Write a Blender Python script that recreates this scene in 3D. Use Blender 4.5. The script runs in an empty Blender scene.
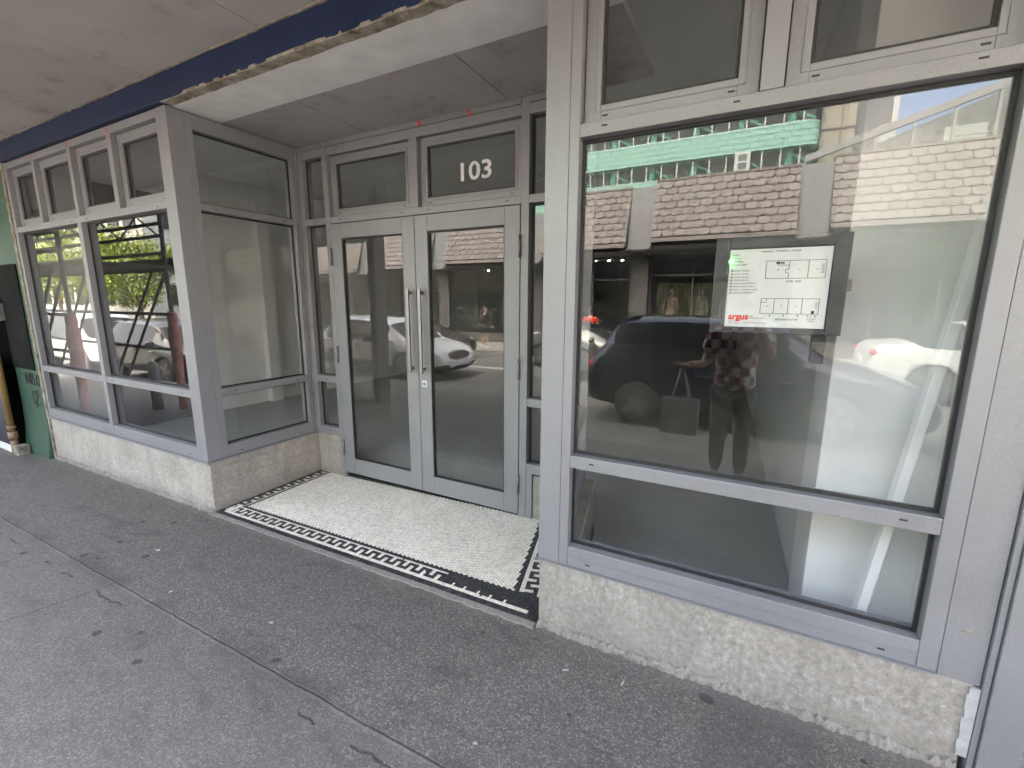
import bpy, bmesh, math, random
from mathutils import Vector, Matrix
random.seed(7)
R = math.radians
sc = bpy.context.scene
COL = sc.collection

# ------------------------------------------------------------------ camera, sky, sun, exposure
YAW, PITCH, ROLL, FPX = 0.48336, -0.18217, 0.0051, 450.44
CAM = Vector((2.381, -1.8803, 1.6663))
fw = Vector((-math.sin(YAW)*math.cos(PITCH), math.cos(YAW)*math.cos(PITCH), math.sin(PITCH)))
rt = Vector((math.cos(YAW), math.sin(YAW), 0)); up = rt.cross(fw)
r2 = rt*math.cos(ROLL) + up*math.sin(ROLL); u2 = -rt*math.sin(ROLL) + up*math.cos(ROLL)
camd = bpy.data.cameras.new('camera'); cam = bpy.data.objects.new('camera', camd); COL.objects.link(cam)
M = Matrix((r2, u2, -fw)).transposed().to_4x4(); M.translation = CAM
cam.matrix_world = M
camd.sensor_width = 36; camd.lens = FPX/1024*36; camd.clip_start = 0.01; camd.clip_end = 2000
sc.camera = cam

SUN_EL, SUN_AZ = R(57), R(-22)          # azimuth from +y (behind the shop) towards +x
w = bpy.data.worlds.new('World'); sc.world = w; w.use_nodes = True
wn = w.node_tree.nodes; wl = w.node_tree.links
bg = wn['Background']; sky = wn.new('ShaderNodeTexSky'); sky.sky_type = 'NISHITA'; sky.sun_disc = False
sky.sun_elevation = SUN_EL; sky.sun_rotation = SUN_AZ; sky.air_density = 0.5; sky.dust_density = 9.0; sky.ozone_density = 0.0
wl.new(sky.outputs[0], bg.inputs[0]); bg.inputs[1].default_value = 0.15
sd = bpy.data.lights.new('sun', 'SUN'); so = bpy.data.objects.new('sun', sd); COL.objects.link(so)
sd.energy = 0.9; sd.angle = R(12); sd.color = (1.0, 0.95, 0.88)
tosun = Vector((math.sin(SUN_AZ)*math.cos(SUN_EL), math.cos(SUN_AZ)*math.cos(SUN_EL), math.sin(SUN_EL)))
so.rotation_euler = (-tosun).to_track_quat('-Z', 'Y').to_euler(); so.location = (0, 30, 40)
sc.view_settings.view_transform = 'Standard'; sc.view_settings.look = 'None'
sc.view_settings.exposure = 4.8; sc.view_settings.use_white_balance = True; sc.view_settings.white_balance_temperature = 7000; sc.view_settings.white_balance_tint = 8; sc.view_settings.gamma = 1.0; sc.view_settings.use_curve_mapping = False
sc.render.engine = 'CYCLES'
cy = sc.cycles
cy.use_denoising = True; cy.use_adaptive_sampling = False
cy.max_bounces = 12; cy.diffuse_bounces = 6; cy.glossy_bounces = 6; cy.transparent_max_bounces = 24
cy.transmission_bounces = 6; cy.sample_clamp_indirect = 0.25; cy.caustics_reflective = False; cy.caustics_refractive = False

# ------------------------------------------------------------------ material helpers
class NT:
    def __init__(s, name):
        s.m = bpy.data.materials.new(name); s.m.use_nodes = True
        s.t = s.m.node_tree; s.n = s.t.nodes; s.l = s.t.links
        s.b = s.n['Principled BSDF']; s.out = s.n['Material Output']
    def node(s, typ, **kw):
        n = s.n.new(typ)
        for k, v in kw.items():
            setattr(n, k, v)
        return n
    def link(s, a, b): s.l.new(a, b)
    def val(s, sock, v):
        if hasattr(v, 'is_output') or isinstance(v, bpy.types.NodeSocket): s.link(v, sock)
        else: sock.default_value = v
    def obj(s):
        return s.node('ShaderNodeTexCoord').outputs['Object']
    def mapping(s, vec, scale=(1, 1, 1), rot=(0, 0, 0)):
        m = s.node('ShaderNodeMapping'); s.link(vec, m.inputs[0]); m.inputs['Scale'].default_value = scale; m.inputs['Rotation'].default_value = rot
        return m.outputs[0]
    def noise(s, scale, detail=4, rough=.55, vec=None, dist=0):
        n = s.node('ShaderNodeTexNoise'); n.inputs['Scale'].default_value = scale; n.inputs['Detail'].default_value = detail
        n.inputs['Roughness'].default_value = rough; n.inputs['Distortion'].default_value = dist
        s.link(vec if vec is not None else s.obj(), n.inputs['Vector'])
        return n.outputs['Fac']
    def voro(s, scale, vec=None, feature='F1', out='Distance', rand=1.0):
        n = s.node('ShaderNodeTexVoronoi', feature=feature); n.inputs['Scale'].default_value = scale
        n.inputs['Randomness'].default_value = rand
        s.link(vec if vec is not None else s.obj(), n.inputs['Vector'])
        return n.outputs[out]
    def ramp(s, fac, stops):
        n = s.node('ShaderNodeValToRGB'); e = n.color_ramp.elements
        while len(e) < len(stops): e.new(0.5)
        for i, (p, c) in enumerate(stops):
            e[i].position = p; e[i].color = tuple(c)+(1,) if hasattr(c, '__len__') else (c, c, c, 1)
        s.link(fac, n.inputs[0]); return n.outputs[0]
    def mix(s, fac, a, b, mode='MIX'):
        n = s.node('ShaderNodeMix', data_type='RGBA', blend_type=mode)
        s.val(n.inputs[0], fac)
        for i, c in ((6, a), (7, b)):
            if isinstance(c, bpy.types.NodeSocket): s.link(c, n.inputs[i])
            else: n.inputs[i].default_value = tuple(c)+(1,) if len(c) == 3 else c
        return n.outputs[2]
    def math(s, op, a, b=None, c=None, clamp=False):
        n = s.node('ShaderNodeMath', operation=op, use_clamp=clamp)
        for i, v in enumerate((a, b, c)):
            if v is not None: s.val(n.inputs[i], v)
        return n.outputs[0]
    def bump(s, h, strength=.3, dist=.01):
        n = s.node('ShaderNodeBump'); n.inputs['Strength'].default_value = strength; n.inputs['Distance'].default_value = dist
        s.link(h, n.inputs['Height']); s.link(n.outputs[0], s.b.inputs['Normal'])
    def set(s, base=None, rough=None, metal=None, spec=None):
        if base is not None:
            if isinstance(base, bpy.types.NodeSocket): s.link(base, s.b.inputs['Base Color'])
            else: s.b.inputs['Base Color'].default_value = tuple(base)+(1,)
        if rough is not None: s.val(s.b.inputs['Roughness'], rough)
        if metal is not None: s.b.inputs['Metallic'].default_value = metal
        if spec is not None: s.b.inputs['Specular IOR Level'].default_value = spec
        return s.m

def plain(name, base, rough=.6, metal=0, var=.18, scale=6, spec=.5, bump=0):
    t = NT(name)
    f = t.noise(scale, 5, .6)
    lo = tuple(c*(1-var) for c in base); hi = tuple(min(1, c*(1+var)) for c in base)
    t.set(t.ramp(f, [(.3, lo), (.7, hi)]), rough, metal, spec)
    if bump: t.bump(t.noise(scale*8, 4), bump, .004)
    return t.m

def glass_mat(name, tint=(.90, .94, .92), f0=.09, wav=.0, wscale=1.2, rough=0.0):
    t = NT(name); t.n.remove(t.b)
    lw = t.node('ShaderNodeLayerWeight'); lw.inputs[0].default_value = .5
    p = t.math('POWER', lw.outputs['Facing'], 5.0)
    fac = t.math('MULTIPLY_ADD', p, 1-f0, f0)
    # faint dust film on the pane
    tr = t.node('ShaderNodeBsdfTransparent'); tr.inputs[0].default_value = tuple(tint)+(1,)
    gl = t.node('ShaderNodeBsdfGlossy'); gl.inputs['Roughness'].default_value = rough; gl.inputs[0].default_value = (.96, 1, .985, 1)
    if wav:
        b = t.node('ShaderNodeBump'); b.inputs['Strength'].default_value = wav; b.inputs['Distance'].default_value = .01
        t.link(t.noise(wscale, 2, .4), b.inputs['Height']); t.link(b.outputs[0], gl.inputs['Normal'])
    geo = t.node('ShaderNodeNewGeometry'); fac = t.math('MULTIPLY', fac, t.math('SUBTRACT', 1.0, geo.outputs['Backfacing']))
    mx = t.node('ShaderNodeMixShader'); t.link(fac, mx.inputs[0]); t.link(tr.outputs[0], mx.inputs[1]); t.link(gl.outputs[0], mx.inputs[2])
    df = t.node('ShaderNodeBsdfDiffuse'); df.inputs[0].default_value = (.8, .8, .78, 1)
    sm = t.noise(3.0, 6, .65, t.mapping(t.obj(), (1, 1, .45)))
    dust = t.ramp(sm, [(.45, 0.0), (.8, .02)])
    m2 = t.node('ShaderNodeMixShader'); t.link(dust, m2.inputs[0]); t.link(mx.outputs[0], m2.inputs[1]); t.link(df.outputs[0], m2.inputs[2])
    t.link(m2.outputs[0], t.out.inputs[0])
    return t.m

def alu_mat():
    t = NT('silver_powdercoat')
    n1 = t.noise(2.2, 5, .6); n2 = t.noise(240, 2, .5)
    c = t.ramp(n1, [(.3, (.212, .218, .231)), (.7, (.260, .267, .282))])
    c = t.mix(.3, c, t.ramp(n2, [(.35, (.172, .178, .19)), (.65, (.296, .302, .318))]))
    # rain runs and grubby marks
    st = t.noise(9, 5, .65, t.mapping(t.obj(), (1, 1, .12)))
    c = t.mix(t.ramp(st, [(.58, 0), (.8, .35)]), c, (.22, .215, .20))
    sp = t.voro(26)
    c = t.mix(t.ramp(sp, [(.035, .7), (.06, 0)]), c, (.17, .165, .155))
    t.set(c, t.ramp(n1, [(.3, .42), (.7, .55)]), .25, .5)
    t.bump(n2, .08, .001)
    return t.m

def concrete_mat(name, base, dark, board=False, flakes=.5):
    t = NT(name); o = t.obj()
    big = t.noise(2.5, 6, .62); fine = t.noise(38, 6, .7)
    c = t.ramp(big, [(.32, dark), (.62, base)])
    ver = t.noise(10, 7, .72, t.mapping(o, (1, 1, .16)))
    c = t.mix(t.ramp(ver, [(.40, 0), (.66, .9)]), c, tuple(b*.60 for b in base))
    # remains of white paint
    fl = t.noise(44, 7, .72, t.mapping(o, (1, 1, .6)))
    fm = t.noise(3.5, 3, .5)
    c = t.mix(t.math('MULTIPLY', t.ramp(fl, [(.5, 0), (.66, .75)]), t.ramp(fm, [(.3, 0), (.62, flakes)])), c, (.50, .485, .44))
    fk = t.voro(34); c = t.mix(t.math('MULTIPLY', t.ramp(fk, [(.10, 1), (.16, 0)]), t.ramp(t.noise(6, 4, .6), [(.42, 0), (.6, .7*flakes)])), c, (.60, .585, .54))
    pit = t.voro(55)
    c = t.mix(t.ramp(pit, [(.09, .6), (.2, 0)]), c, tuple(b*.4 for b in base))
    c = t.mix(.22, c, t.ramp(fine, [(.3, (.08, .075, .07)), (.7, (.75, .73, .7))]))
    sep = t.node('ShaderNodeSeparateXYZ'); t.link(o, sep.inputs[0])
    h = t.math('ADD', fine, t.math('MULTIPLY', fl, .6))
    if board:
        z = t.math('ADD', sep.outputs[2], t.math('MULTIPLY', big, .02))
        zz = t.math('FRACT', t.math('MULTIPLY', z, 8.7))
        line = t.ramp(t.math('ABSOLUTE', t.math('SUBTRACT', zz, .5)), [(.44, 0), (.49, 1)])
        c = t.mix(t.math('MULTIPLY', line, .22), c, tuple(b*.35 for b in base))
        h = t.math('SUBTRACT', h, t.math('MULTIPLY', line, .7))
    # splash dirt along the pavement
    gz = t.ramp(t.math('ADD', t.math('SUBTRACT', sep.outputs[2], t.math('MULTIPLY', sep.outputs[0], .0192)), t.math('MULTIPLY', big, .08)), [(.03, .55), (.16, 0)])
    c = t.mix(gz, c, (.16, .15, .13))
    t.set(c, .9, 0, .25)
    t.bump(h, .35, .004)
    return t.m

def asphalt_mat():
    t = NT('footpath_asphalt'); o = t.obj()
    sep = t.node('ShaderNodeSeparateXYZ'); t.link(o, sep.inputs[0])
    X, Y = sep.outputs[0], sep.outputs[1]
    big = t.noise(.9, 6, .6); mid = t.noise(5, 6, .65); fine = t.noise(170, 3, .7); agg = t.voro(150, out='Color')
    near = t.ramp(t.math('ADD', Y, t.math('MULTIPLY', t.noise(7, 3), .03)), [(0, 0), (1, 1)])
    c = t.ramp(big, [(.3, (.110, .101, .089)), (.7, (.158, .146, .129))])
    c = t.mix(.55, c, t.ramp(mid, [(.3, (.075, .069, .061)), (.7, (.158, .146, .130))]))
    sp = t.node('ShaderNodeSeparateColor'); t.link(agg, sp.inputs[0])
    # coarser stone chips on the shop side of the joint
    side = t.math('GREATER_THAN', t.math('ADD', Y, t.math('MULTIPLY', t.noise(9, 3), .02)), -.80)
    aggc = t.ramp(sp.outputs[0], [(.0, (.02, .019, .018)), (.45, (.085, .08, .073)), (.85, (.185, .173, .155)), (.98, (.36, .34, .31))])
    c = t.mix(t.math('MULTIPLY_ADD', side, .18, .34), c, aggc)
    c = t.mix(.25, c, t.ramp(fine, [(.3, (.02, .019, .018)), (.7, (.24, .228, .21))]))
    h = t.math('ADD', t.math('MULTIPLY', sp.outputs[0], .8), fine)
    # dark oily stains (stretched along the path) and trodden gum
    st = t.noise(2.6, 6, .68, t.mapping(o, (.7, 2.2, 1)), .6)
    c = t.mix(t.ramp(st, [(.55, 0), (.70, .55)]), c, (.05, .048, .046))
    gv = t.node('ShaderNodeTexVoronoi'); gv.inputs['Scale'].default_value = 5.2
    dn = t.node('ShaderNodeMapping'); dn.inputs['Scale'].default_value = (1.0, 1.25, 1)
    wob = t.node('ShaderNodeMix', data_type='VECTOR'); wob.inputs[0].default_value = .035
    nz = t.node('ShaderNodeTexNoise'); nz.inputs['Scale'].default_value = 14; t.link(o, nz.inputs[0])
    t.link(o, wob.inputs[4]); t.link(nz.outputs['Color'], wob.inputs[5])
    t.link(wob.outputs[1], dn.inputs[0]); t.link(dn.outputs[0], gv.inputs['Vector'])
    gs = t.node('ShaderNodeSeparateColor'); t.link(gv.outputs['Color'], gs.inputs[0])
    rad = t.math('MULTIPLY_ADD', gs.outputs[0], .20, -.03)
    gum = t.math('MULTIPLY', t.math('LESS_THAN', gv.outputs['Distance'], rad), t.math('LESS_THAN', gs.outputs[1], .62))
    c = t.mix(t.math('MULTIPLY', gum, .75), c, (.032, .03, .029))
    gum2 = t.math('MULTIPLY', t.math('LESS_THAN', gv.outputs['Distance'], t.math('MULTIPLY', rad, .55)), t.math('GREATER_THAN', gs.outputs[1], .9))
    c = t.mix(t.math('MULTIPLY', gum2, .6), c, (.34, .33, .31))
    # long joint between two lays of asphalt, its cracks and the branch
    def crack(expr, width, dark, pale=False):
        nonlocal c, h
        m = t.ramp(t.math('ABSOLUTE', expr), [(0, 1), (width, 0)])
        c = t.mix(t.math('MULTIPLY', m, dark), c, (.03, .029, .028)); h = t.math('SUBTRACT', h, t.math('MULTIPLY', m, 2.0))
    wig = t.math('MULTIPLY', t.math('SUBTRACT', t.noise(5, 5, .7), .5), .07)
    seam = t.math('ADD', t.math('ADD', Y, .812), t.math('MULTIPLY', wig, .35))
    lip = t.ramp(t.math('ABSOLUTE', t.math('ADD', seam, .012)), [(0, 1), (.012, 0)])
    c = t.mix(t.math('MULTIPLY', lip, .30), c, (.27, .265, .25))
    smear = t.ramp(t.math('ABSOLUTE', t.math('SUBTRACT', seam, .012)), [(0, 1), (.085, 0)])
    c = t.mix(t.math('MULTIPLY', t.math('MULTIPLY', smear, t.ramp(t.noise(3, 4, .6), [(.42, 0), (.62, 1)])), .6), c, (.055, .053, .05))
    crack(seam, .006, .65)
    gate = t.math('MULTIPLY', t.math('GREATER_THAN', X, -1.7), 1.0)
    c2 = t.math('ADD', t.math('ADD', Y, .905), t.math('MULTIPLY', wig, 1.6))
    c2 = t.math('ADD', c2, t.math('MULTIPLY', t.math('SUBTRACT', 1.0, t.ramp(t.noise(1.7, 3, .5), [(.42, 0), (.5, 1)])), 9.0))
    crack(c2, .010, .75)
    br = t.math('ADD', t.math('ADD', X, .93), t.math('MULTIPLY', t.math('ADD', Y, 1.05), -.26))
    br = t.math('ADD', br, t.math('MULTIPLY', wig, .8))
    br = t.math('ADD', br, t.math('MULTIPLY', t.math('GREATER_THAN', Y, -.82), 9.0))
    crack(br, .007, .75)
    br2 = t.math('ADD', t.math('ADD', X, .2), t.math('MULTIPLY', wig, 1.5)); br2 = t.math('ADD', br2, t.math('MULTIPLY', t.math('LESS_THAN', Y, 0.0), 9.0))
    # worn dark strip running out of the doorway at the right
    ds = t.math('MULTIPLY', t.ramp(t.math('ABSOLUTE', t.math('SUBTRACT', t.math('ADD', X, wig), 2.55)), [(.16, 1), (.24, 0)]), t.ramp(mid, [(.3, .15), (.65, .6)]))
    c = t.mix(ds, c, (.06, .058, .056))
    # damp dust against the wall
    wall = t.ramp(t.math('ADD', Y, t.math('MULTIPLY', wig, 1.2)), [(-.12, 0), (0, .45)])
    wl_ = t.node('ShaderNodeMapRange'); t.link(t.math('ADD', Y, wig), wl_.inputs[0]); wl_.inputs[1].default_value = -.1; wl_.inputs[2].default_value = 0; wl_.inputs[3].default_value = 0; wl_.inputs[4].default_value = .4
    c = t.mix(wl_.outputs[0], c, (.20, .19, .175))
    t.set(c, .85, 0, .3)
    t.bump(h, .55, .004)
    return t.m

def panel_ceiling_mat():
    t = NT('fibre_cement_sheet')
    big = t.noise(1.3, 6, .62); mid = t.noise(4.5, 6, .65)
    c = t.ramp(big, [(.3, (.335, .322, .31)), (.7, (.415, .402, .388))])
    c = t.mix(t.ramp(mid, [(.55, 0), (.72, .5)]), c, (.16, .148, .13))
    sp = t.voro(7)
    c = t.mix(t.ramp(sp, [(.018, .9), (.03, 0)]), c, (.06, .055, .05))
    t.set(c, .9, 0, .2); t.bump(t.noise(60, 4, .6), .12, .003)
    return t.m

MAT = {}
MAT['alu'] = alu_mat()
MAT['rubber'] = plain('black_gasket', (.012, .012, .013), .55)
MAT['plinth_l'] = concrete_mat('whitewashed_concrete', (.42, .40, .35), (.26, .245, .21), flakes=.9)
MAT['plinth_b'] = concrete_mat('board_marked_concrete', (.37, .342, .29), (.24, .22, .185), board=True, flakes=.35)
MAT['plinth_r'] = concrete_mat('paint_flecked_concrete', (.295, .285, .25), (.19, .182, .158), flakes=.8)
MAT['mortar'] = concrete_mat('rough_mortar', (.30, .285, .25), (.18, .17, .15), flakes=.5)
MAT['asphalt'] = asphalt_mat()
MAT['sheet'] = panel_ceiling_mat()
MAT['glass'] = glass_mat('shop_glass', tint=(.97,.972,.968), f0=.085)
MAT['glass_wavy'] = glass_mat('wavy_glass', tint=(.97,.972,.968), f0=.09, wav=.02, wscale=2.2)
MAT['glass_far'] = glass_mat('far_glass', f0=.05)
MAT['white_wall'] = plain('white_plaster', (.84, .845, .82), .7, var=.05, scale=2)
MAT['grey_wall'] = plain('grey_partition', (.62, .63, .62), .6, var=.06, scale=2)
MAT['white_soft'] = plain('white_painted_soffit', (.76, .755, .74), .8, var=.1, scale=5, bump=.2)
MAT['black'] = plain('matt_black', (.012, .012, .012), .5)
MAT['paper'] = plain('white_sheet', (.80, .83, .81), .45, var=.02)
MAT['ink'] = plain('black_ink', (.02, .02, .02), .7)
MAT['red_ink'] = plain('red_ink', (.62, .02, .015), .6)
MAT['tape'] = plain('red_tape', (.62, .06, .03), .6, var=.25, scale=60)
MAT['bezel'] = plain('charcoal_bezel', (.035, .04, .046), .35, scale=12)
MAT['steel'] = plain('brushed_steel', (.30, .29, .285), .36, 1.0, var=.08, scale=40)
MAT['steel_dark'] = plain('dark_hinge_steel', (.18, .18, .19), .45, .6, var=.2, scale=40)
MAT['num'] = plain('white_vinyl', (.85, .86, .84), .5, var=.02)

def beam_mat():
    t = NT('navy_painted_beam')
    a = t.noise(3, 6, .65); b = t.noise(24, 6, .75)
    c = t.ramp(a, [(.3, (.008, .015, .042)), (.7, (.014, .025, .072))])
    c = t.mix(t.ramp(t.noise(8, 5, .7, t.mapping(t.obj(), (1, 1, .2))), [(.6, 0), (.75, .5)]), c, (.06, .055, .06))
    c = t.mix(t.ramp(b, [(.69, 0), (.71, .8)]), c, (.33, .31, .27))
    t.set(c, .6, 0, .2); t.bump(b, .35, .004); return t.m
MAT['beam'] = beam_mat()
def torn_mat():
    t = NT('torn_plaster_edge')
    a = t.noise(9, 6, .7)
    c = t.ramp(a, [(.32, (.10, .085, .06)), (.5, (.26, .235, .19)), (.66, (.40, .38, .33))])
    t.set(c, .95, 0, .1); t.bump(t.noise(30, 6, .7), .9, .012); return t.m
MAT['torn'] = torn_mat()
def floor_mat():
    t = NT('bare_screed')
    a = t.noise(1.6, 6, .62); b = t.noise(9, 6, .7)
    c = t.ramp(a, [(.3, (.33, .33, .31)), (.7, (.44, .44, .415))])
    c = t.mix(t.ramp(b, [(.55, 0), (.75, .4)]), c, (.30, .30, .28))
    c = t.mix(t.ramp(t.voro(16), [(.04, .7), (.08, 0)]), c, (.07, .07, .065))
    t.set(c, t.ramp(a, [(.3, .35), (.7, .6)]), 0, .4); t.bump(b, .1, .003); return t.m
MAT['screed'] = floor_mat()

def tile_mat(name, cols, dirt):
    t = NT(name)
    g = t.node('ShaderNodeNewGeometry'); ri = g.outputs['Random Per Island']
    c = t.ramp(ri, [(0, cols[0]), (.5, cols[1]), (1, cols[2])])
    d = t.noise(3.2, 6, .65); f = t.noise(45, 4, .6)
    c = t.mix(t.math('MULTIPLY', t.ramp(d, [(.45, 0), (.7, 1)]), dirt), c, (.30, .285, .235))
    c = t.mix(t.ramp(f, [(.55, 0), (.75, .25)]), c, (.35, .34, .30))
    t.set(c, t.ramp(d, [(.3, .3), (.7, .5)]), 0, .45); return t.m
MAT['tile_w'] = tile_mat('white_tile', ((.73, .68, .56), (.88, .83, .70), (.94, .89, .77)), .22)
MAT['tile_k'] = tile_mat('black_tile', ((.016, .016, .018), (.028, .028, .031), (.06, .06, .065)), .10)
MAT['grout'] = plain('grey_grout', (.06, .058, .052), .95, var=.2, scale=18)

# ------------------------------------------------------------------ mesh helpers
class MB:
    def __init__(s): s.bm = bmesh.new()
    def box(s, x0, x1, y0, y1, z0, z1, mi=0):
        v = [s.bm.verts.new(p) for p in ((x0,y0,z0),(x1,y0,z0),(x1,y1,z0),(x0,y1,z0),(x0,y0,z1),(x1,y0,z1),(x1,y1,z1),(x0,y1,z1))]
        for f in ((0,3,2,1),(4,5,6,7),(0,1,5,4),(1,2,6,5),(2,3,7,6),(3,0,4,7)):
            s.bm.faces.new([v[i] for i in f]).material_index = mi
        return v
    def hexa(s, lo, hi, mi=0):          # 4 points below, 4 above
        v = [s.bm.verts.new(p) for p in list(lo)+list(hi)]
        for f in ((0,3,2,1),(4,5,6,7),(0,1,5,4),(1,2,6,5),(2,3,7,6),(3,0,4,7)):
            s.bm.faces.new([v[i] for i in f]).material_index = mi
    def wallseg(s, p, q, t, z0, z1):     # vertical slab from p to q, thickness t to the left of p->q
        p = Vector(p); q = Vector(q); d = (q-p).normalized(); n = Vector((-d.y, d.x))*t
        a = [(p.x,p.y),(q.x,q.y),(q.x+n.x,q.y+n.y),(p.x+n.x,p.y+n.y)]
        s.hexa([(x,y,z0) for x,y in a], [(x,y,z1) for x,y in a])
    def tube(s, a, b, r, n=10, r2=None, caps=True):
        a = Vector(a); b = Vector(b); d = (b-a).normalized(); r2 = r if r2 is None else r2
        u = d.orthogonal().normalized(); v = d.cross(u)
        A = [s.bm.verts.new(a+(u*math.cos(2*math.pi*i/n)+v*math.sin(2*math.pi*i/n))*r) for i in range(n)]
        B = [s.bm.verts.new(b+(u*math.cos(2*math.pi*i/n)+v*math.sin(2*math.pi*i/n))*r2) for i in range(n)]
        for i in range(n):
            f = s.bm.faces.new((A[i], A[(i+1)%n], B[(i+1)%n], B[i])); f.smooth = True
        if caps:
            s.bm.faces.new(A[::-1]); s.bm.faces.new(B)
    def path(s, pts, r, n=8):
        for a, b in zip(pts[:-1], pts[1:]): s.tube(a, b, r, n)
    def lathe(s, prof, c=(0,0,0), n=20):
        rings = []
        for r, z in prof:
            rings.append([s.bm.verts.new((c[0]+r*math.cos(2*math.pi*i/n), c[1]+r*math.sin(2*math.pi*i/n), c[2]+z)) for i in range(n)])
        for A, B in zip(rings[:-1], rings[1:]):
            for i in range(n):
                f = s.bm.faces.new((A[i], A[(i+1)%n], B[(i+1)%n], B[i])); f.smooth = True
        s.bm.faces.new(rings[0][::-1]); s.bm.faces.new(rings[-1])
    def ell(s, c, r, seg=14, rings=9, rot=None):
        m = Matrix.Translation(c) @ (rot.to_4x4() if rot else Matrix.Identity(4)) @ Matrix.Diagonal((r[0], r[1], r[2], 1))
        g = bmesh.ops.create_uvsphere(s.bm, u_segments=seg, v_segments=rings, radius=1, matrix=m)
        for v in g['verts']:
            for f in v.link_faces: f.smooth = True
    def prism(s, poly, axis, a, b):      # polygon extruded along an axis
        def P(u, v, t): return {'x': (t,u,v), 'y': (u,t,v), 'z': (u,v,t)}[axis]
        A = [s.bm.verts.new(P(u,v,a)) for u,v in poly]; B = [s.bm.verts.new(P(u,v,b)) for u,v in poly]
        n = len(poly)
        for i in range(n): s.bm.faces.new((A[i],A[(i+1)%n],B[(i+1)%n],B[i]))
        s.bm.faces.new(A[::-1]); s.bm.faces.new(B)
    def build(s, name, mat, parent=None, bevel=0, seg=2):
        bmesh.ops.recalc_face_normals(s.bm, faces=s.bm.faces)
        me = bpy.data.meshes.new(name); s.bm.to_mesh(me); s.bm.free()
        for m in (mat if isinstance(mat, (list, tuple)) else [mat]): me.materials.append(m)
        o = bpy.data.objects.new(name, me); COL.objects.link(o)
        if parent is not None: o.parent = parent
        if bevel:
            b = o.modifiers.new('bevel', 'BEVEL'); b.width = bevel; b.segments = seg; b.limit_method = 'ANGLE'; b.angle_limit = R(40); b.harden_normals = False
        return o

def box(name, mat, parent, *b, bevel=0):
    m = MB(); m.box(*b); return m.build(name, mat, parent, bevel)
def tag(o, label, cat, group=None):
    o['label'] = label; o['category'] = cat
    if group: o['group'] = group
    return o
def thing(name, label, cat, loc=(0,0,0), rz=0, group=None):
    o = bpy.data.objects.new(name, None); COL.objects.link(o); o.location = loc; o.rotation_euler = (0,0,rz)
    o.empty_display_size = .2
    return tag(o, label, cat, group)
def struct(o): o['kind'] = 'structure'; return o
def copy_tree(o, parent=None):
    c = o.copy(); COL.objects.link(c)
    if parent is not None: c.parent = parent
    for ch in list(o.children): copy_tree(ch, c)
    return c
def empty_part(name, parent):
    o = bpy.data.objects.new(name, None); COL.objects.link(o); o.parent = parent; return o
def text_mesh(name, body, size, mat, parent, M4, bold=0, align='LEFT', depth=.0):
    cu = bpy.data.curves.new(name, 'FONT'); cu.body = body; cu.size = size; cu.offset = bold; cu.align_x = align
    cu.extrude = depth; cu.resolution_u = 3
    to = bpy.data.objects.new(name+'_tmp', cu); COL.objects.link(to)
    dg = bpy.context.evaluated_depsgraph_get()
    me = bpy.data.meshes.new_from_object(to.evaluated_get(dg)); bpy.data.objects.remove(to); bpy.data.curves.remove(cu)
    me.materials.clear(); me.materials.append(mat); me.transform(M4)
    if parent is None: return me
    o = bpy.data.objects.new(name, me); COL.objects.link(o); o.parent = parent; return o
FACING = Matrix.Rotation(R(90), 4, 'X')    # text stands up and faces -y

SL = .0192
def gz(x): return SL*x

# ------------------------------------------------------------------ ground
def sheet(name, mat, x0, x1, y0, y1, dz, th=0, nx=2):
    m = MB(); m.hexa([(x0,y0,gz(x0)+dz-max(th,.001)),(x1,y0,gz(x1)+dz-max(th,.001)),(x1,y1,gz(x1)+dz-max(th,.001)),(x0,y1,gz(x0)+dz-max(th,.001))],
                     [(x0,y0,gz(x0)+dz),(x1,y0,gz(x1)+dz),(x1,y1,gz(x1)+dz),(x0,y1,gz(x0)+dz)])
    return struct(m.build(name, mat))
MAT['road'] = plain('road_asphalt', (.072, .071, .070), .85, var=.3, scale=2.5, bump=.3)
MAT['kerb'] = plain('kerb_concrete', (.15, .145, .135), .9, var=.2, scale=9)
MAT['farpath'] = plain('far_footpath', (.24, .235, .225), .9, var=.15, scale=4)
MAT['line'] = plain('road_paint_white', (.72, .72, .70), .7, var=.12, scale=30)
MAT['yline'] = plain('road_paint_yellow', (.70, .42, .04), .7, var=.12, scale=30)
struct(sheet('ground', plain('distant_ground', (.10, .10, .095), .95), -400, 400, -400, 300, -1.2 + .02))
sheet('road', MAT['road'], -160, 120, -11.0, -3.3, -.22, .3)
sheet('footpath', MAT['asphalt'], -60, 60, -3.17, 0.0, 0.0, .3)
sheet('footpath_kerb', MAT['kerb'], -60, 60, -3.3, -3.17, .003, .3)
sheet('opposite_footpath', MAT['farpath'], -160, 120, -14.8, -11.15, -.10, .3)
sheet('opposite_kerb', MAT['kerb'], -160, 120, -11.15, -11.0, -.097, .3)
sheet('parking_line', MAT['yline'], -9.0, -4.2, -3.62, -3.54, -.2155, .002)
for k in range(-6, 5):
    sheet('lane_line', MAT['line'], k*6, k*6+2.6, -7.62, -7.52, -.2155, .002)

# ------------------------------------------------------------------ the shop
D = 1.009; XL, X0, XR, XE = -1.3033, -4.318, 1.548, 3.055
ZT = 2.98
shop = thing('shop_building', 'empty corner-bay shopfront in silver aluminium numbered 103 under the concrete awning', 'shop building')

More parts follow.
